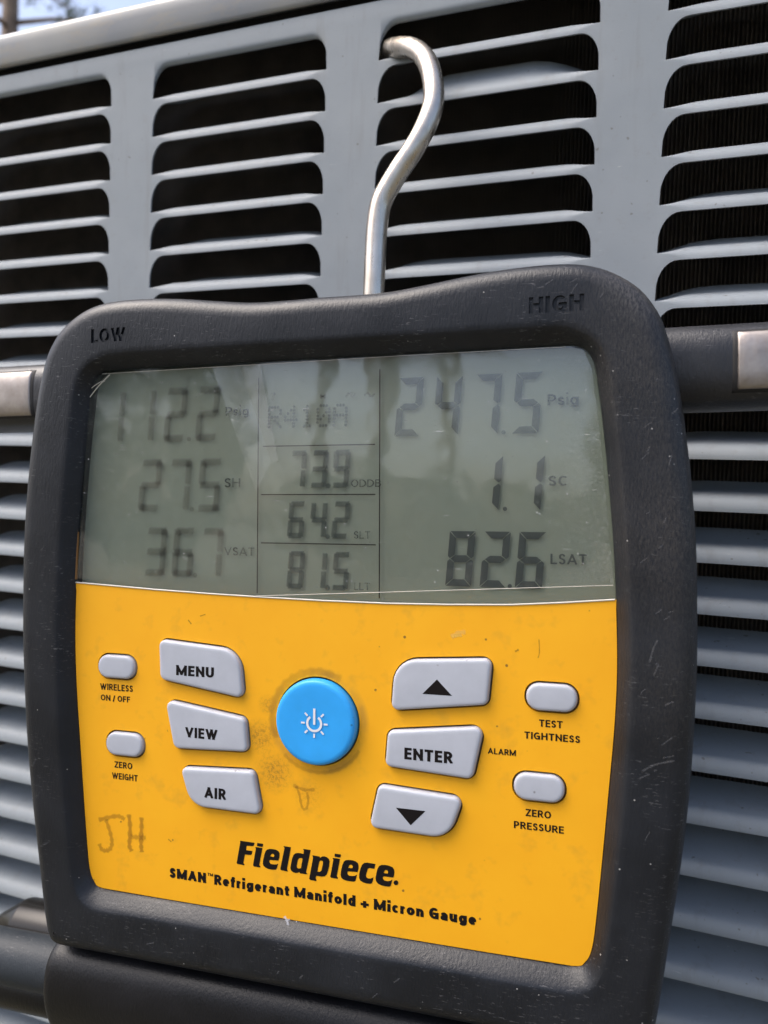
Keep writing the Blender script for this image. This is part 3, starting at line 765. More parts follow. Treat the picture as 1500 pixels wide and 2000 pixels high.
LOGO = {"F":[[[-19.37,-59.82],[-15.66,-59.86],[-15.76,-60.4],[-15.97,-60.68],[-17.5,-60.78],[-17.71,-60.96],[-17.78,-61.7],[-17.65,-61.85],[-16.15,-61.83],[-16.33,-62.57],[-16.59,-62.84],[-17.97,-62.88],[-18.12,-63.04],[-18.48,-64.82],[-18.4,-65.04],[-18.18,-65.24],[-18.25,-65.46],[-20.08,-65.36],[-20.21,-65.09],[-19.31,-60.17]]],"dot1":[[[-14.92,-59.81],[-13.4,-59.81],[-13.5,-60.37],[-13.66,-60.58],[-14.92,-60.55],[-14.99,-60.39]]],"i1":[[[-15.49,-60.84],[-14.92,-60.77],[-13.61,-60.84],[-14.37,-64.85],[-14.28,-65.02],[-14.07,-65.19],[-14.21,-65.41],[-15.73,-65.39],[-16.0,-65.16],[-15.28,-61.24],[-15.34,-61.06]]],"e1":[[[-9.54,-63.21],[-11.66,-63.35],[-11.82,-63.56],[-11.76,-63.93],[-11.45,-64.22],[-10.62,-64.25],[-10.0,-64.15],[-9.58,-63.93],[-9.74,-64.47],[-9.97,-65.16],[-10.25,-65.41],[-11.13,-65.53],[-12.06,-65.49],[-12.8,-65.25],[-13.27,-64.94],[-13.48,-64.44],[-13.38,-63.57],[-13.13,-62.4],[-12.82,-61.5],[-12.4,-61.02],[-11.78,-60.8],[-10.95,-60.71],[-10.12,-60.78],[-9.5,-61.03],[-9.22,-61.51],[-9.26,-62.37]],[[-11.61,-62.49],[-10.68,-62.54],[-10.55,-62.16],[-10.73,-61.85],[-11.05,-61.82],[-11.41,-62.03]]],"l":[[[-8.29,-59.68],[-6.42,-59.72],[-6.44,-59.98],[-7.33,-64.71],[-7.29,-65.04],[-7.16,-65.23],[-7.23,-65.41],[-8.75,-65.33],[-9.06,-65.13],[-8.01,-60.13],[-8.11,-59.91]]],"d":[[[-3.39,-59.71],[-1.52,-59.75],[-2.6,-64.9],[-2.52,-65.12],[-2.3,-65.23],[-2.4,-65.4],[-4.12,-65.43],[-4.27,-65.12],[-4.63,-65.36],[-5.24,-65.49],[-5.85,-65.39],[-6.31,-65.07],[-6.52,-64.53],[-6.37,-63.57],[-6.12,-62.41],[-5.77,-61.47],[-5.37,-61.04],[-4.86,-60.84],[-4.05,-60.78],[-3.28,-60.87],[-3.19,-60.06]],[[-3.87,-64.18],[-4.43,-64.39],[-4.84,-64.21],[-4.94,-63.76],[-4.65,-62.4],[-4.34,-61.99],[-3.84,-61.85],[-3.48,-61.97]]],"p":[[[-1.06,-60.86],[0.74,-60.95],[0.84,-61.27],[1.19,-60.9],[1.79,-60.74],[2.49,-60.87],[2.99,-61.22],[3.14,-61.76],[3.0,-62.89],[2.75,-63.94],[2.41,-64.82],[1.92,-65.26],[1.22,-65.43],[-0.08,-65.44],[-0.23,-65.84],[-0.18,-66.2],[0.0,-66.41],[-0.13,-66.64],[-1.58,-66.58],[-1.84,-66.34],[-0.91,-61.45]],[[0.16,-64.43],[0.71,-64.45],[1.11,-64.16],[1.5,-62.53],[1.5,-61.97],[1.2,-61.78],[0.8,-61.88],[0.6,-62.18]]],"dot2":[[[4.36,-59.79],[5.89,-59.82],[5.75,-60.4],[5.6,-60.56],[4.42,-60.52],[4.32,-60.4]]],"i2":[[[3.83,-60.88],[4.37,-60.81],[5.63,-60.83],[4.89,-64.76],[4.97,-64.98],[5.19,-65.14],[5.07,-65.4],[3.56,-65.39],[3.31,-65.17],[4.03,-61.22]]],"e2":[[[9.82,-63.24],[7.58,-63.38],[7.42,-63.64],[7.49,-64.04],[7.78,-64.3],[8.51,-64.31],[9.2,-64.17],[9.7,-63.83],[9.54,-64.54],[9.35,-65.26],[9.01,-65.49],[8.23,-65.55],[7.25,-65.55],[6.47,-65.38],[5.97,-65.03],[5.79,-64.41],[5.91,-63.38],[6.2,-62.14],[6.54,-61.36],[6.98,-60.95],[7.71,-60.79],[8.59,-60.76],[9.37,-60.89],[9.91,-61.23],[10.08,-61.81],[10.01,-62.64]],[[7.65,-62.59],[8.62,-62.53],[8.72,-62.17],[8.5,-61.83],[8.16,-61.79],[7.82,-62.02]]],"c":[[[14.03,-60.87],[13.82,-61.9],[13.63,-61.99],[12.67,-61.97],[12.28,-62.15],[12.05,-62.83],[11.83,-63.68],[11.91,-64.08],[12.3,-64.32],[12.87,-64.27],[13.35,-64.06],[13.59,-63.8],[13.5,-64.54],[13.26,-65.22],[12.88,-65.45],[12.01,-65.48],[11.14,-65.37],[10.51,-65.05],[10.22,-64.54],[10.21,-63.71],[10.5,-62.39],[10.93,-61.42],[11.41,-60.97],[12.18,-60.81]]],"e3":[[[18.19,-63.31],[16.03,-63.36],[15.79,-63.55],[15.84,-63.95],[16.13,-64.23],[16.79,-64.32],[17.45,-64.16],[18.0,-63.79],[17.83,-64.49],[17.6,-65.25],[17.27,-65.47],[16.32,-65.52],[15.37,-65.42],[14.6,-65.12],[14.17,-64.63],[14.07,-64.01],[14.26,-62.98],[14.54,-61.85],[14.92,-61.21],[15.44,-60.89],[16.3,-60.78],[17.15,-60.82],[17.96,-61.03],[18.39,-61.52],[18.46,-62.14],[18.35,-62.88]],[[15.97,-62.61],[16.9,-62.62],[17.02,-62.24],[16.78,-61.91],[16.45,-61.87],[16.16,-62.09]]],"reg":[[[19.39,-64.3],[19.32,-64.58],[19.11,-64.81],[18.83,-64.92],[18.55,-64.89],[18.34,-64.72],[18.26,-64.46],[18.33,-64.17],[18.54,-63.95],[18.82,-63.84],[19.11,-63.87],[19.31,-64.04]]]}
for k, loops_ in LOGO.items():
    def sm(l): return l if len(l) < 7 else l
    me = fill_holes('logo_letter', loops_[0], loops_[1:], .05, 0.0)
    o = link('logo_letter', me, M['ink'], face)

def soft_stroke(pts, r, w, fade=1.0):
    """flat pen stroke whose edge fades out; returns verts, faces, per-vertex fade"""
    P = [Vector(p) for p in catmull(pts, 5)]; V, F, A = [], [], []
    for i, p in enumerate(P):
        t = (P[min(i + 1, len(P) - 1)] - P[max(i - 1, 0)]).normalized(); nrm = Vector((-t.y, t.x))
        rr = r * (1 + .25 * sin(i * 1.7)); end = 0.55 if i in (0, len(P) - 1) else 1.0
        for k, a in ((-1, 0), (-.45, .85), (.45, .85), (1, 0)):
            q = p + nrm * rr * k; V.append((q.x * MM, q.y * MM, w * MM)); A.append(a * end * fade)
    for i in range(len(P) - 1):
        for k in range(3): F.append((i * 4 + k, (i + 1) * 4 + k, (i + 1) * 4 + k + 1, i * 4 + k + 1))
    return V, F, A

def fade_mesh(name, parts):
    V, F, A = [], [], []
    for v, f, a in parts:
        b = len(V); V += v; A += a; F += [tuple(i + b for i in q) for q in f]
    me = mesh_from(name, V, F)
    at = me.attributes.new('fade', 'FLOAT', 'POINT')
    at.data.foreach_set('value', A)
    return me

JH = [[(-58.42, -59.51), (-55.69, -58.63), (-53.09, -57.95), (-51.67, -58.12), (-50.85, -58.53)], [(-56.28, -59.16), (-55.43, -61.09), (-54.71, -63.23), (-54.46, -64.92), (-55.04, -66.31), (-56.23, -66.87), (-57.42, -66.72), (-58.15, -65.38)],
      [(-49.69, -57.08), (-49.32, -59.76), (-49.36, -62.78), (-49.46, -64.8), (-48.8, -66.1)], [(-46.09, -57.37), (-46.07, -59.87), (-46.17, -62.39), (-46.16, -64.39), (-45.92, -65.96)], [(-49.07, -62.54), (-47.44, -62.44), (-46.17, -62.39), (-44.79, -62.22)]]
link('handwriting', fade_mesh('handwriting', [soft_stroke(s, .72 if i > 1 else .66, .03 + .012 * i, (.85, .8, 1, .95, .7)[i]) for i, s in enumerate(JH)]), M['pen'], face)

def stain(name, strokes, r, w, mat, parent, fade):
    return link(name, fade_mesh(name, [soft_stroke(p, r * k, w + .006 * i, fade) for i, (p, k) in enumerate(strokes)]), mat, parent)
def ringarc(r, a0, a1, n=9): return [(r * cos(radians(a0 + (a1 - a0) * i / n)), -30.2 + r * sin(radians(a0 + (a1 - a0) * i / n))) for i in range(n + 1)]
stain('grime_ring', [(ringarc(11.2, 60, 205), 1.3), (ringarc(11.7, 225, 330), .6)], .9, .02, M['grime'], face, .42)
stain('drip_mark', [([(-5.2, -45.6), (-4.4, -47.3), (-3.9, -49.6), (-3.3, -50.6), (-2.5, -50.2), (-2.2, -48.4), (-2.5, -46.6)], .5), ([(-6.0, -45.4), (-3.0, -46.2), (-.5, -45.8)], .6)], .8, .02, M['grime'], face, .65)
stain('scuff_mark', [([(-33.5, -8.6), (-32.6, -9.6)], .5), ([(-30.3, -7.6), (-28.8, -7.1)], .4), ([(49.8, -9.0), (49.9, -11.8), (49.6, -13.0)], .3), ([(45.6, -11.4), (44.8, -11.9)], .6), ([(-38.6, -61.8), (-37.7, -62.4)], .5), ([(35.6, -16.6), (36.0, -17.2)], .5), ([(-24.5, -45.8), (-23.6, -47.4), (-22.9, -48.6)], .7)], .42, .03, M['scuff'], face, .9)
stain('scrape_mark', [([(31.0, -9.5), (32.6, -8.5), (34.2, -8.3)], 1.2), ([(31.6, -9.3), (33.4, -9.0)], .8)], .5, .03, M['pale'], face, .8)
sr = random.Random(21); ss = []
for x0, x1, y0, y1, n in ((70.5, 76.5, -50, 48, 22), (-77, -71, -75, 20, 7), (-50, 55, -88, -83, 5), (50, 68, 60, 65, 8)):
    for q in range(n):
        x, y = sr.uniform(x0, x1), sr.uniform(y0, y1); a = radians(sr.gauss(40, 14)); l = sr.uniform(.5, 2.4)
        if -62 < x < -46 and y > 57 or 46 < x < 61 and y > 57 and y < 63: continue
        ss.append(([(x - cos(a) * l / 2, y - sin(a) * l / 2), (x + sr.uniform(-.1, .1), y + sr.uniform(-.1, .1)), (x + cos(a) * l / 2, y + sin(a) * l / 2)], sr.uniform(.6, 1.3)))
ss += [([(70.5, -33.6), (73.0, -32.0), (76.6, -30.9)], 1.5), ([(70.0, -35.0), (72.0, -34.0)], 1.2), ([(71.8, -12.0), (72.6, -9.0), (73.4, -7.4)], 1.5), ([(72.6, -14.5), (73.6, -12.2)], 1.2)]
stain('scratches', ss, .16, 3.515, M['scratch'], boot, .28)['kind'] = 'stuff'
stain('lint', [([(-7.6, -75.4), (-6.9, -76.3), (-6.6, -77.4)], 1.4), ([(-6.9, -76.3), (-6.2, -75.9)], .8)], .28, .9, M['lint'], boot, 1.0)

# ---- round power key
prof = [(9.7, -1.3), (9.75, .3), (9.72, .9), (9.62, 1.4), (9.4, 1.75), (9.0, 1.95), (8.4, 2.0), (6.5, 1.94), (4, 1.88), (2, 1.85)]
L = [[(r * cos(2 * pi * k / 72), -30.2 + r * sin(2 * pi * k / 72), w) for k in range(72)] for r, w in prof]
V, F = loft(L, cap1=True)
me = mesh_from('power_button', V, F, None, MM); finish(me, 50)
pb = link('power_button', me, M['blue'], gauge); pb['label'] = 'round blue power button'
sv = []
def arc_band(r0, r1, a0, a1, n=26):
    V = []; F = []
    for k in range(n + 1):
        a = a0 + (a1 - a0) * k / n
        V += [(r0 * cos(a), -30.28 + r0 * sin(a), 2.03), (r1 * cos(a), -30.28 + r1 * sin(a), 2.03)]
    for k in range(n): F.append((2 * k, 2 * k + 1, 2 * k + 3, 2 * k + 2))
    return V, F
def bar(r0, r1, a, hw, cy=-30.28):
    d = Vector((cos(a), sin(a))); nn = Vector((-d.y, d.x))
    return [(p.x, p.y + cy, 2.03) for p in (d * r0 - nn * hw, d * r1 - nn * hw, d * r1 + nn * hw, d * r0 + nn * hw)], [(0, 1, 2, 3)]
sv.append(arc_band(1.42, 1.95, radians(125), radians(415)))
sv.append(([(-.26, -30.55, 2.03), (.28, -30.55, 2.03), (.28, -26.9, 2.03), (-.26, -26.9, 2.03)], [(0, 1, 2, 3)]))
for a in (0, 45, 135, 180, 225, 270, 315): sv.append(bar(2.3, 3.22, radians(a), .21))
V, F = merge(sv); link('power_symbol', mesh_from('power_symbol', V, F, None, MM), M['white'], pb)

# ---- display: reflector, segments, window, film
up = [p for p in FACE if p[1] > -1.0]
dr = sorted([p for p in up if p[0] > 50], key=lambda p: p[1]); tl = [(-x, y) for x, y in reversed(dr)]
disp_out = [(x * 1.004, y) for x, y in ([(65.4, -3.4)] + dr + [(30, 52.3), (0, 52.3), (-30, 52.3)] + tl + [(-65.4, -3.4)])]
display = link('display', mesh_from('display', [(x, y, -2.2) for x, y in disp_out], [tuple(range(len(disp_out)))], None, MM), M['lcd'], gauge)

SEG = {'0': 'abcdef', '1': 'bc', '2': 'abged', '3': 'abgcd', '4': 'fgbc', '5': 'afgcd', '6': 'afgedc', '7': 'abc', '8': 'abcdefg', '9': 'abfgcd'}
def segs(W, H, t):
    m = H / 2; h = t * .5
    return dict(a=[(0, H), (W, H), (W - t, H - t), (t, H - t)], d=[(0, 0), (t, t), (W - t, t), (W, 0)],
                g=[(h * .7, m), (t, m + h), (W - t, m + h), (W - h * .7, m), (W - t, m - h), (t, m - h)],
                f=[(0, H), (t, H - t), (t, m + h), (h * .7, m), (0, m + h * .6)], b=[(W, H), (W, m + h * .6), (W - h * .7, m), (W - t, m + h), (W - t, H - t)],
                e=[(0, 0), (0, m - h * .6), (h * .7, m), (t, m - h), (t, t)], c=[(W, 0), (W - t, t), (W - t, m - h), (W - h * .7, m), (W, m - h * .6)])
def digit(ch, x, y, W, H, t, w, soft, slant=.085):
    V, F, A = [], [], []
    if soft:                                      # blurred by the film: bars whose rims fade out
        h, m = t / 2, H / 2; k = t * .62
        ln = dict(a=((k, H - h), (W - k, H - h)), d=((k, h), (W - k, h)), g=((k, m), (W - k, m)), f=((h, m + k * .8), (h, H - k)), b=((W - h, m + k * .8), (W - h, H - k)), e=((h, k), (h, m - k * .8)), c=((W - h, k), (W - h, m - k * .8)))
        for q, sgm in enumerate(SEG[ch]):
            p0, p1 = (Vector(v) for v in ln[sgm]); d = (p1 - p0).normalized(); nn = Vector((-d.y, d.x)); b0 = len(V)
            for along, aa in ((p0 - d * (h * .5 + soft), 0), (p0 - d * (h * .5 - soft * .6), 1), (p1 + d * (h * .5 - soft * .6), 1), (p1 + d * (h * .5 + soft), 0)):
                for off, ab in ((-h - soft * .8, 0), (-h + soft * .7, 1), (h - soft * .7, 1), (h + soft * .8, 0)):
                    v = along + nn * off; V.append(((x + v.x + slant * v.y) * MM, (y + v.y) * MM, (w + q * .004) * MM)); A.append(min(aa, ab))
            for i in range(3):
                for j in range(3): F.append((b0 + i * 4 + j, b0 + (i + 1) * 4 + j, b0 + (i + 1) * 4 + j + 1, b0 + i * 4 + j + 1))
        return V, F, A
    for s in SEG[ch]:
        P = inset_poly(segs(W, H, t)[s], .09); b = len(V)
        for px, py in P: V.append(((x + px + slant * py) * MM, (y + py) * MM, w * MM)); A.append(1.0)
        F.append(tuple(b + i for i in range(len(P))))
    return V, F, A
def dot(x, y, r, w, soft):
    V, F, A = [], [], []
    for i, (k, al) in enumerate(((1.5, 0), (.8, 1)) if soft else ((1, 1),)):
        for q in range(8): V.append(((x + r * k * cos(pi * q / 4)) * MM, (y + r * k * sin(pi * q / 4)) * MM, w * MM)); A.append(al)
    if soft: F += [(i, (i + 1) % 8, 8 + (i + 1) % 8, 8 + i) for i in range(8)]
    F.append(tuple(range(len(V) - 8, len(V))))
    return V, F, A
WS = -1.7
def number(txt, x, y, W, H, t, pitch, soft, mat):
    """x: left edge of the first digit cell"""
    i = 0
    for ch in txt:
        if ch == '.':
            link('decimal_point', fade_mesh('decimal_point', [dot(x + (i - 1) * pitch + W + (pitch - W) * .45, y + .45, .5 if soft else .48, WS, soft)]), mat, display); continue
        if ch != ' ':
            link('digit', fade_mesh('digit', [digit(ch, x + i * pitch, y, W, H, t, WS, soft)]), mat, display)
        i += 1
number('247.5', 17.3, 34.3, 5.9, 13.2, 1.7, 8.7, 0, M['segmid'])
number('1.1', 35.0, 17.85, 5.9, 12.0, 1.7, 8.9, 0, M['seg'])
number('82.6', 29.1, 1.3, 5.9, 12.2, 1.7, 7.6, 0, M['seg'])
number('112.2', -59.2, 34.5, 5.8, 13.0, 1.5, 8.75, .42, M['segsoft'])
number('27.5', -48.8, 17.5, 5.9, 12.6, 1.5, 8.2, .42, M['segsoft'])
number('36.7', -47.0, 1.6, 5.7, 11.8, 1.5, 7.7, .42, M['segsoft'])
number('73.9', -8.3, 23.0, 4.0, 8.6, 1.15, 5.35, .25, M['segmid'])
number('64.2', -8.6, 11.35, 4.0, 8.5, 1.15, 5.5, .22, M['segmid'])
number('81.5', -8.65, -.4, 4.0, 8.7, 1.15, 5.55, .20, M['segmid'])
def ltext(s, xl, xr, yb, cap, mat, bold=.15): 
    me = text_mesh(s, xl, xr, yb, cap, WS, bold)
    at = me.attributes.new('fade', 'FLOAT', 'POINT'); at.data.foreach_set('value', [.9] * len(me.vertices))
    link('unit_lettering', me, mat, display)
ltext('Psig', 51.15, 57.55, 40.2, 2.3, M['segmid']); ltext('SC', 51.45, 55.3, 23.2, 2.1, M['segmid']); ltext('LSAT', 51.9, 59.4, 6.68, 2.2, M['seg'])
ltext('SLT', 7.97, 11.86, 11.46, 1.65, M['segmid'], .12); ltext('LLT', 8.04, 11.8, -.2, 1.72, M['segmid'], .12); ltext('ODDB', 7.2, 14.3, 23.17, 1.66, M['segmid'], .12)
ltext('SH', -24.8, -20.7, 23.2, 2.2, M['segmid'], .13); ltext('VSAT', -24.9, -16.9, 7.0, 1.95, M['segmid'], .13); ltext('Psig', -24.7, -18.6, 40.3, 2.05, M['segmid'], .13)
# dot matrix R410A and the little icons above it
FONT = {'R': '11110,10001,10001,11110,10100,10010,10001', '4': '00010,00110,01010,10010,11111,00010,00010', '1': '00100,01100,00100,00100,00100,00100,01110', '0': '01110,10001,10011,10101,11001,10001,01110', 'A': '01110,10001,10001,11111,10001,10001,10001'}
for i, ch in enumerate('R410A'):
    ps = []
    for r, row in enumerate(FONT[ch].split(',')):
        for q, v in enumerate(row):
            if v == '1': ps.append(dot(-13.35 + i * 4.08 + q * .72 + (6 - r) * .02, 37.3 + (6 - r) * .76, .30, WS, 1))
    link('dot_character', fade_mesh('dot_character', ps), M['segmid'], display)
for cx, cy, pts in ((-12.2, 44.4, [[(-.4, -.9), (-.1, .2), (.4, .8)], [(-.6, .6), (.5, .9)]]), (.2, 44.0, [[(-.7, -.5), (.7, .5)], [(-.7, .5), (.7, -.5)], [(-.8, 0), (.8, 0)]]), (6.9, 44.0, [[(-1.2, -.3), (-.3, .3), (.6, -.2), (1.2, .5)], [(-.8, .5), (.8, .5)]]), (11.5, 43.8, [[(-1.3, 0), (-.4, .5), (.4, -.3), (1.3, .4)]])):
    link('status_icon', fade_mesh('status_icon', [soft_stroke([(cx + x, cy + y) for x, y in p], .3, WS + .01 * q, .75) for q, p in enumerate(pts)]), M['segsoft'], display)
# dividing lines
for a, b_ in (((-16.0, 49.0), (-16.1, -1.8)), ((13.95, 49.6), (14.1, -1.9)), ((-14.8, 32.8), (12.9, 32.72)), ((-15.2, 21.45), (13.05, 21.45)), ((-15.2, 10.1), (13.2, 10.1))):
    p, q = Vector(a), Vector(b_); t = (q - p).normalized(); nn = Vector((-t.y, t.x)) * .13
    me = mesh_from('divider_line', [(v.x, v.y, WS + .1) for v in (p - nn, q - nn, q + nn, p + nn)], [(0, 1, 2, 3)], None, MM)
    link('divider_line', me, M['ink'], display)

def sheet(name, pts, w0, w1, mat):
    n = len(pts); V = [(x, y, w0) for x, y in pts] + [(x, y, w1) for x, y in pts]
    F = [tuple(range(n - 1, -1, -1)), tuple(range(n, 2 * n))] + [(i, (i + 1) % n, n + (i + 1) % n, n + i) for i in range(n)]
    return link(name, mesh_from(name, V, F, None, MM), mat, gauge)
win = [(x * .9985, y) for x, y in (list(reversed(LCDB)) [:1] + dr + [(30, 52.25), (0, 52.25), (-30, 52.25)] + tl + list(LCDB[:-1]))]
sheet('display_window', win, -.9, -.1, M['lens'])
film = [(-15.5, -2.35), (64.9, 2.75), (61.6, 38), (60.2, 47.5), (58.6, 51.2), (55.6, 52.1), (20, 52.1), (-58, 51.6), (-61.5, 49.5), (-64.4, 8), (-65.2, .5), (-40, -1.3)]
fo = sheet('screen_film', film, .06, .16, M['film'])
for cr, mt in (([(-20.0, 51.5, .2), (-14.4, 51.5, 1.0), (-9.8, 29, .6), (-11.8, 29, .2)], 'glare'), ([(-27.0, 51.5, .6), (-20.1, 51.5, .2), (-11.9, 29, .2), (-15.5, 22, .45)], 'glare_faint')):  # tilted facets whose milky haze paints the diagonal glare streak
    me = mesh_from('film_crease_and_glare', cr, [(3, 2, 1, 0)], None, MM); finish(me, 80); link('film_crease_and_glare', me, M[mt], fo)
# cut edges of window and film, their highlight painted as a pale colour
def strip(name, pts, r, mat, parent, w):
    V, F = tube([(x, y, w) for x, y in pts], r, 6); me = mesh_from(name, V, F, None, MM); finish(me, 80); return link(name, me, mat, parent)
strip('window_edge', [(x * .995, y + .12) for x, y in LCDB], .2, M['rim'], gauge, .02)
strip('film_edge', [(-15.5, -2.25), (20, -.05), (64.7, 2.75)], .07, M['rim'], fo, .16)
strip('film_edge', [(-58, 51.5), (20, 52.0), (55, 52.0)], .05, M['rim'], fo, .16)
strip('film_crease_and_glare', catmull([(-63.3, 44.5), (-61.8, 47.5), (-58.5, 49.5), (-57.2, 49.6)], 5), .10, M['rim'], fo, .2)
strip('film_crease_and_glare', catmull([(-61.6, 45.8), (-59, 48.5), (-55.8, 51.2)], 5), .13, M['rim'], fo, .2)
strip('film_crease_and_glare', catmull([(-63.8, 41.0), (-63.4, 44.0), (-62.2, 46.2)], 5), .16, M['rim'], fo, .2)
strip('amber_edge', [(-64.0, 39), (-64.9, 18), (-65.6, 0.2)], .42, M['amber'], gauge, -.05)

# ---- hanging hook: bent steel wire into the top slot
HK = [(2.12, 58.0, -32.9), (2.23, 69.13, -32.66), (2.4, 75.86, -32.44), (2.64, 88.24, -33.06), (3.09, 95.08, -33.31), (4.26, 100.49, -33.56), (8.05, 107.05, -34.07), (12.09, 112.86, -34.58), (15.27, 118.99, -35.64), (17.04, 125.62, -37.31), (16.43, 132.33, -39.67), (14.51, 138.99, -42.63), (11.25, 145.1, -46.71), (6.51, 150.2, -51.42), (0.96, 154.3, -57.24), (-3.52, 157.2, -62.53), (-6.63, 158.9, -66.76)]
V, F = tube(catmull(HK, 5), 2.85, 24)
me = mesh_from('hanging_hook', V, F, None, MM); finish(me, 60); link('hanging_hook', me, M['steel'], gauge)

# ---- valve knobs on both sides with worn metal plates let into them
for s in (-1, 1):
    cy, cw, R = 49.3, -20.2, 9.2
    def sq(a, p=3.0): return 1.0 / (abs(cos(a)) ** p + abs(sin(a)) ** p) ** (1 / p)      # squarish round section
    prof = [(66, 7.5), (68, 9.0), (71, R), (90, R), (112, R), (116, 8.9), (118.5, 7.6), (119.4, 5)]
    L = [[(s * x, cy + r * sq(2 * pi * k / 56) * sin(2 * pi * k / 56), cw + r * sq(2 * pi * k / 56) * cos(2 * pi * k / 56)) for k in range(56)] for x, r in prof]
    V, F = loft(L, cap0=True, cap1=True); me = mesh_from('valve_knob', V, F, None, MM); finish(me, 45)
    kn = link('valve_knob', me, M['knob'], gauge)
    # plate as a curved grid
    def grid(x0, x1, a0, a1, r, nx=10, na=18, edge=.5):
        V, F = [], []
        xs = [x0, x0 + edge * .4, x0 + edge] + [x0 + edge + (x1 - x0 - 2 * edge) * i / nx for i in range(1, nx)] + [x1 - edge, x1 - edge * .4, x1]
        ea = edge / r
        as_ = [a0, a0 + ea * .4, a0 + ea] + [a0 + ea + (a1 - a0 - 2 * ea) * i / na for i in range(1, na)] + [a1 - ea, a1 - ea * .4, a1]
        for i, x in enumerate(xs):
            for j, a in enumerate(as_):
                e = min(i, j, len(xs) - 1 - i, len(as_) - 1 - j); rr = r - (.55, .12, 0)[min(e, 2)]
                V.append((s * x, cy + rr * sq(a) * sin(a), cw + rr * sq(a) * cos(a)))
        m = len(as_)
        for i in range(len(xs) - 1):
            for j in range(m - 1): F.append((i * m + j, (i + 1) * m + j, (i + 1) * m + j + 1, i * m + j + 1))
        me = mesh_from('metal_plate', V, F, None, MM); finish(me, 60); return me
    g0 = grid(87.9, 111, radians(-41), radians(43), R + .14, edge=.9); link('plate_gap_shade', g0, M['dark'], kn)  # dark raised patch painting the gap shade round the plate
    g1 = grid(89.1, 110, radians(-35), radians(38), R + .45, edge=.6); link('metal_plate', g1, M['plate'], kn)

# ---- manifold block under the boot the fittings at its left end and a shade cylinder below
prof = catmull([(-92.5, -14), (-92.6, -8), (-92.9, -4.6), (-93.8, -2.0), (-95.4, 0), (-98, 1.5), (-102, 2.3), (-106, 2.2), (-111, 1.0), (-117, -2), (-123, -7), (-127, -15), (-128, -26), (-124, -36), (-110, -38), (-96, -36)], 4, True)
L = []
for x, k in ((-73.6, .90), (-73.45, .94), (-73.0, .97), (-72.2, .99), (-71, 1.0), (0, 1), (71, 1.0), (72.2, .99), (73.0, .97), (73.45, .94), (73.6, .90)):
    L.append([(x, -108 + (y + 108) * k, -14 + (w + 14) * k) for y, w in prof])
V, F = loft(L, cap0=True, cap1=True); me = mesh_from('manifold_block', V, F, None, MM); finish(me, 50)
link('manifold_block', me, M['block'], gauge)
def turned(name, prof, cy, cw, mat, n=48, facets=0):
    L = [[(x, cy + r * sin(2 * pi * k / n), cw + r * cos(2 * pi * k / n)) for k in range(n)] for x, r in prof]
    V, F = loft(L, cap0=True, cap1=True); me = mesh_from(name, V, F, None, MM); finish(me, 40); return link(name, me, mat, gauge)
turned('hose_port', [(-62, 6.9), (-90, 6.9), (-113, 6.9), (-115, 6.0)], -104.6, -10.0, M['sleeve'])
turned('port_nut', [(-62, 8.0), (-99.5, 8.0), (-100.6, 7.7), (-107.5, 3.4), (-109, 2.4)], -103.6, -23.0, M['nut'])
turned('port_shade', [(-62, 6.2), (-112, 6.2), (-113, 5.6)], -116.0, -16, M['block'])  # added dark cylinder standing for the shade under the port

# ------------------------------------------------------------------ pine trees and shrubs: one beyond the cabinet, the rest mirrored in the display, tall shrubs added to block sky
def pine_mesh(seed, H=9.0):
    rnd = random.Random(seed)
    tr = [(.16 * (sin(z * .7 + seed)) * .25, .1 * cos(z * .5) * .3, z) for z in [H * i / 14 for i in range(15)]]
    tv = tube(tr, [.15 * (1 - .75 * i / 14) + .02 for i in range(15)], 10)
    limbs, NV, NF = [], [], []
    for b in range(46):
        z = H * (.42 + .56 * b / 46) + rnd.uniform(-.1, .1); a = b * 2.4 + rnd.uniform(-.4, .4); Lh = (1.0 - .72 * (z / H - .42) / .58) * 1.9 * rnd.uniform(.7, 1.1)
        d = Vector((cos(a), sin(a), .22)); p0 = Vector((0, 0, z)); pts = [p0 + d * (Lh * t) + Vector((0, 0, -.25 * Lh * t * t)) for t in (0, .35, .7, 1)]
        limbs.append(tube([tuple(p) for p in pts], [.035, .026, .016, .008], 6))
        for t in range(16):
            q = pts[1].lerp(pts[3], rnd.random()) + Vector((rnd.gauss(0, .12), rnd.gauss(0, .12), rnd.gauss(0, .08)))
            for n_ in range(12):
                nd = Vector((rnd.gauss(0, 1) + d.x * .6, rnd.gauss(0, 1) + d.y * .6, rnd.gauss(.3, .8))).normalized() * rnd.uniform(.12, .20)
                sd = nd.cross(Vector((rnd.gauss(0, 1), rnd.gauss(0, 1), 1))).normalized() * .0055
                i = len(NV); NV += [tuple(q - sd), tuple(q + sd), tuple(q + nd)]; NF.append((i, i + 1, i + 2))
    V, F = merge([tv] + limbs); trunk = mesh_from('trunk', V, F); finish(trunk, 60)
    crown = mesh_from('crown', NV, NF)
    trunk.materials.append(M['bark']); crown.materials.append(M['needle'])
    return trunk, crown
PT = [pine_mesh(s) for s in (1, 2)]
def pine(loc, rot, sc, i, label):
    r = empty('pine_tree', loc); r.rotation_euler = (0, 0, rot); r.scale = (sc, sc, sc)
    link('trunk', PT[i][0], None, r); link('crown', PT[i][1], None, r)
    tag(r, label, 'tree', 'pine trees round the yard')
d = Vector((-0.6505, 0.6185)).normalized() * 11.8
pine((0.26 + d.x, -.23 + d.y, 0), .6, 1.05, 0, 'pine tree seen against the sky at the top left, beyond the cabinet lid')
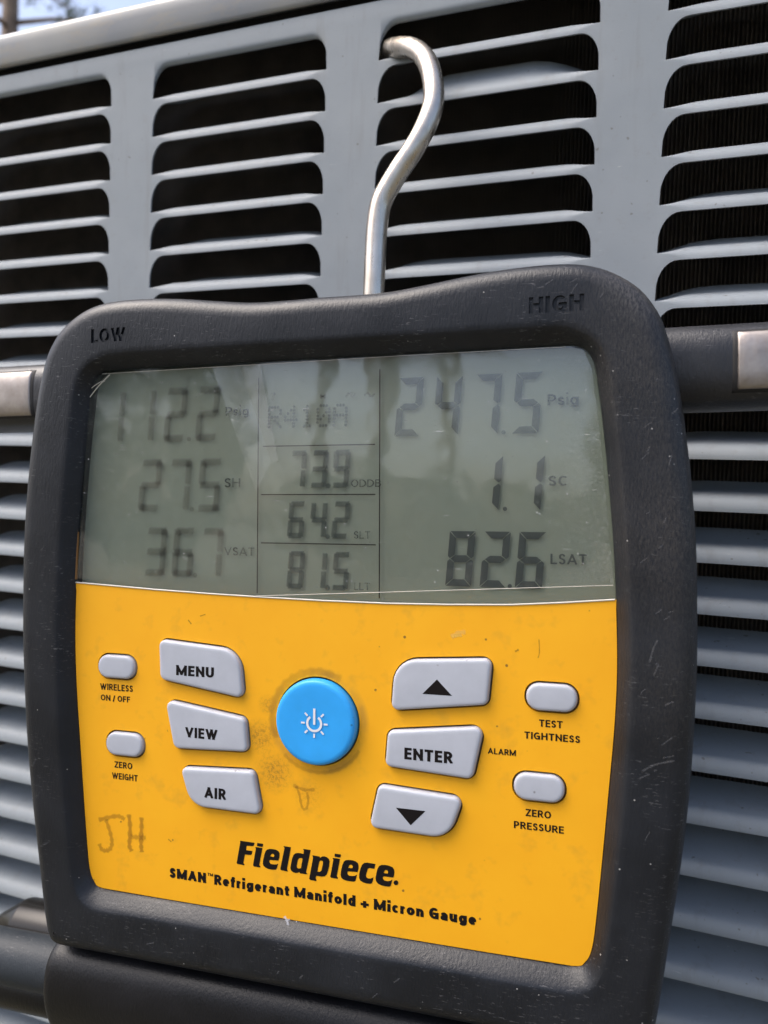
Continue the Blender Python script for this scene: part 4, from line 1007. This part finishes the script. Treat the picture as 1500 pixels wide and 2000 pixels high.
for az, dist, rot, sc, i, lab in ((13.2, 12, 1, 1.1, 1, 'tall pine tree mirrored in the upper right of the display'),
                                  (8.6, 15, 2.2, 1.0, 0, 'slender pine tree mirrored near the right edge of the display'),
                                  (17.5, 17, .3, 1.2, 1, 'pine tree mirrored in the top middle of the display'),
                                  (27, 10, 4, 1.15, 0, 'pine tree mirrored in the top left of the display')):
    a = radians(az); pine((.18 - sin(a) * dist, -cos(a) * dist, 0), rot, sc, i, lab)
def shrub_mesh(seed):
    rnd = random.Random(seed); V, F = [], []
    for k in range(2600):
        u = Vector((rnd.gauss(0, 1), rnd.gauss(0, 1), rnd.gauss(0, 1))).normalized() * rnd.uniform(.55, 1.0) ** .5
        c = Vector((u.x * 1.1, u.y * .8, .72 + u.z * .66)) * (1 + .14 * sin(u.x * 7 + seed) * cos(u.z * 6))
        a = Vector((rnd.gauss(0, 1), rnd.gauss(0, 1), rnd.gauss(0, 1))).normalized(); b = a.orthogonal().normalized()
        L_, W_ = rnd.uniform(.05, .09), rnd.uniform(.025, .04); i = len(V)
        V += [tuple(c - a * L_), tuple(c + b * W_), tuple(c + a * L_), tuple(c - b * W_)]; F.append((i, i + 1, i + 2, i + 3))
    return mesh_from('foliage', V, F)
SH = shrub_mesh(4); SH.materials.append(M['leaf'])
stem = tube([(0, 0, 0), (.03, 0, .4), (0, .03, .9)], [.05, .035, .02], 8); ST = mesh_from('stem', *stem); ST.materials.append(M['bark'])
for az, dist, sc, wx, lab in ((-8, 8, 2.1, .55, 'added tall shrub keeping sky out of the right edge of the display'), (3, 11, .95, 1.0, 'low leafy shrub mirrored at the right of the display'), (12, 11, 1.05, 1.3, 'low leafy shrub mirrored below the bright patch of the display'), (29, 8, 2.2, .5, 'added tall shrub keeping sky out of the left of the display')):  # tall ones are unseen, added to block sky in the display's reflection
    a = radians(az); r = empty('shrub', (.18 - sin(a) * dist, -cos(a) * dist, 0)); r.scale = (sc * wx, sc * wx, sc); r.rotation_euler = (0, 0, az)
    link('foliage', SH, None, r); link('stem', ST, None, r); tag(r, lab, 'shrub', 'shrubs across the yard')
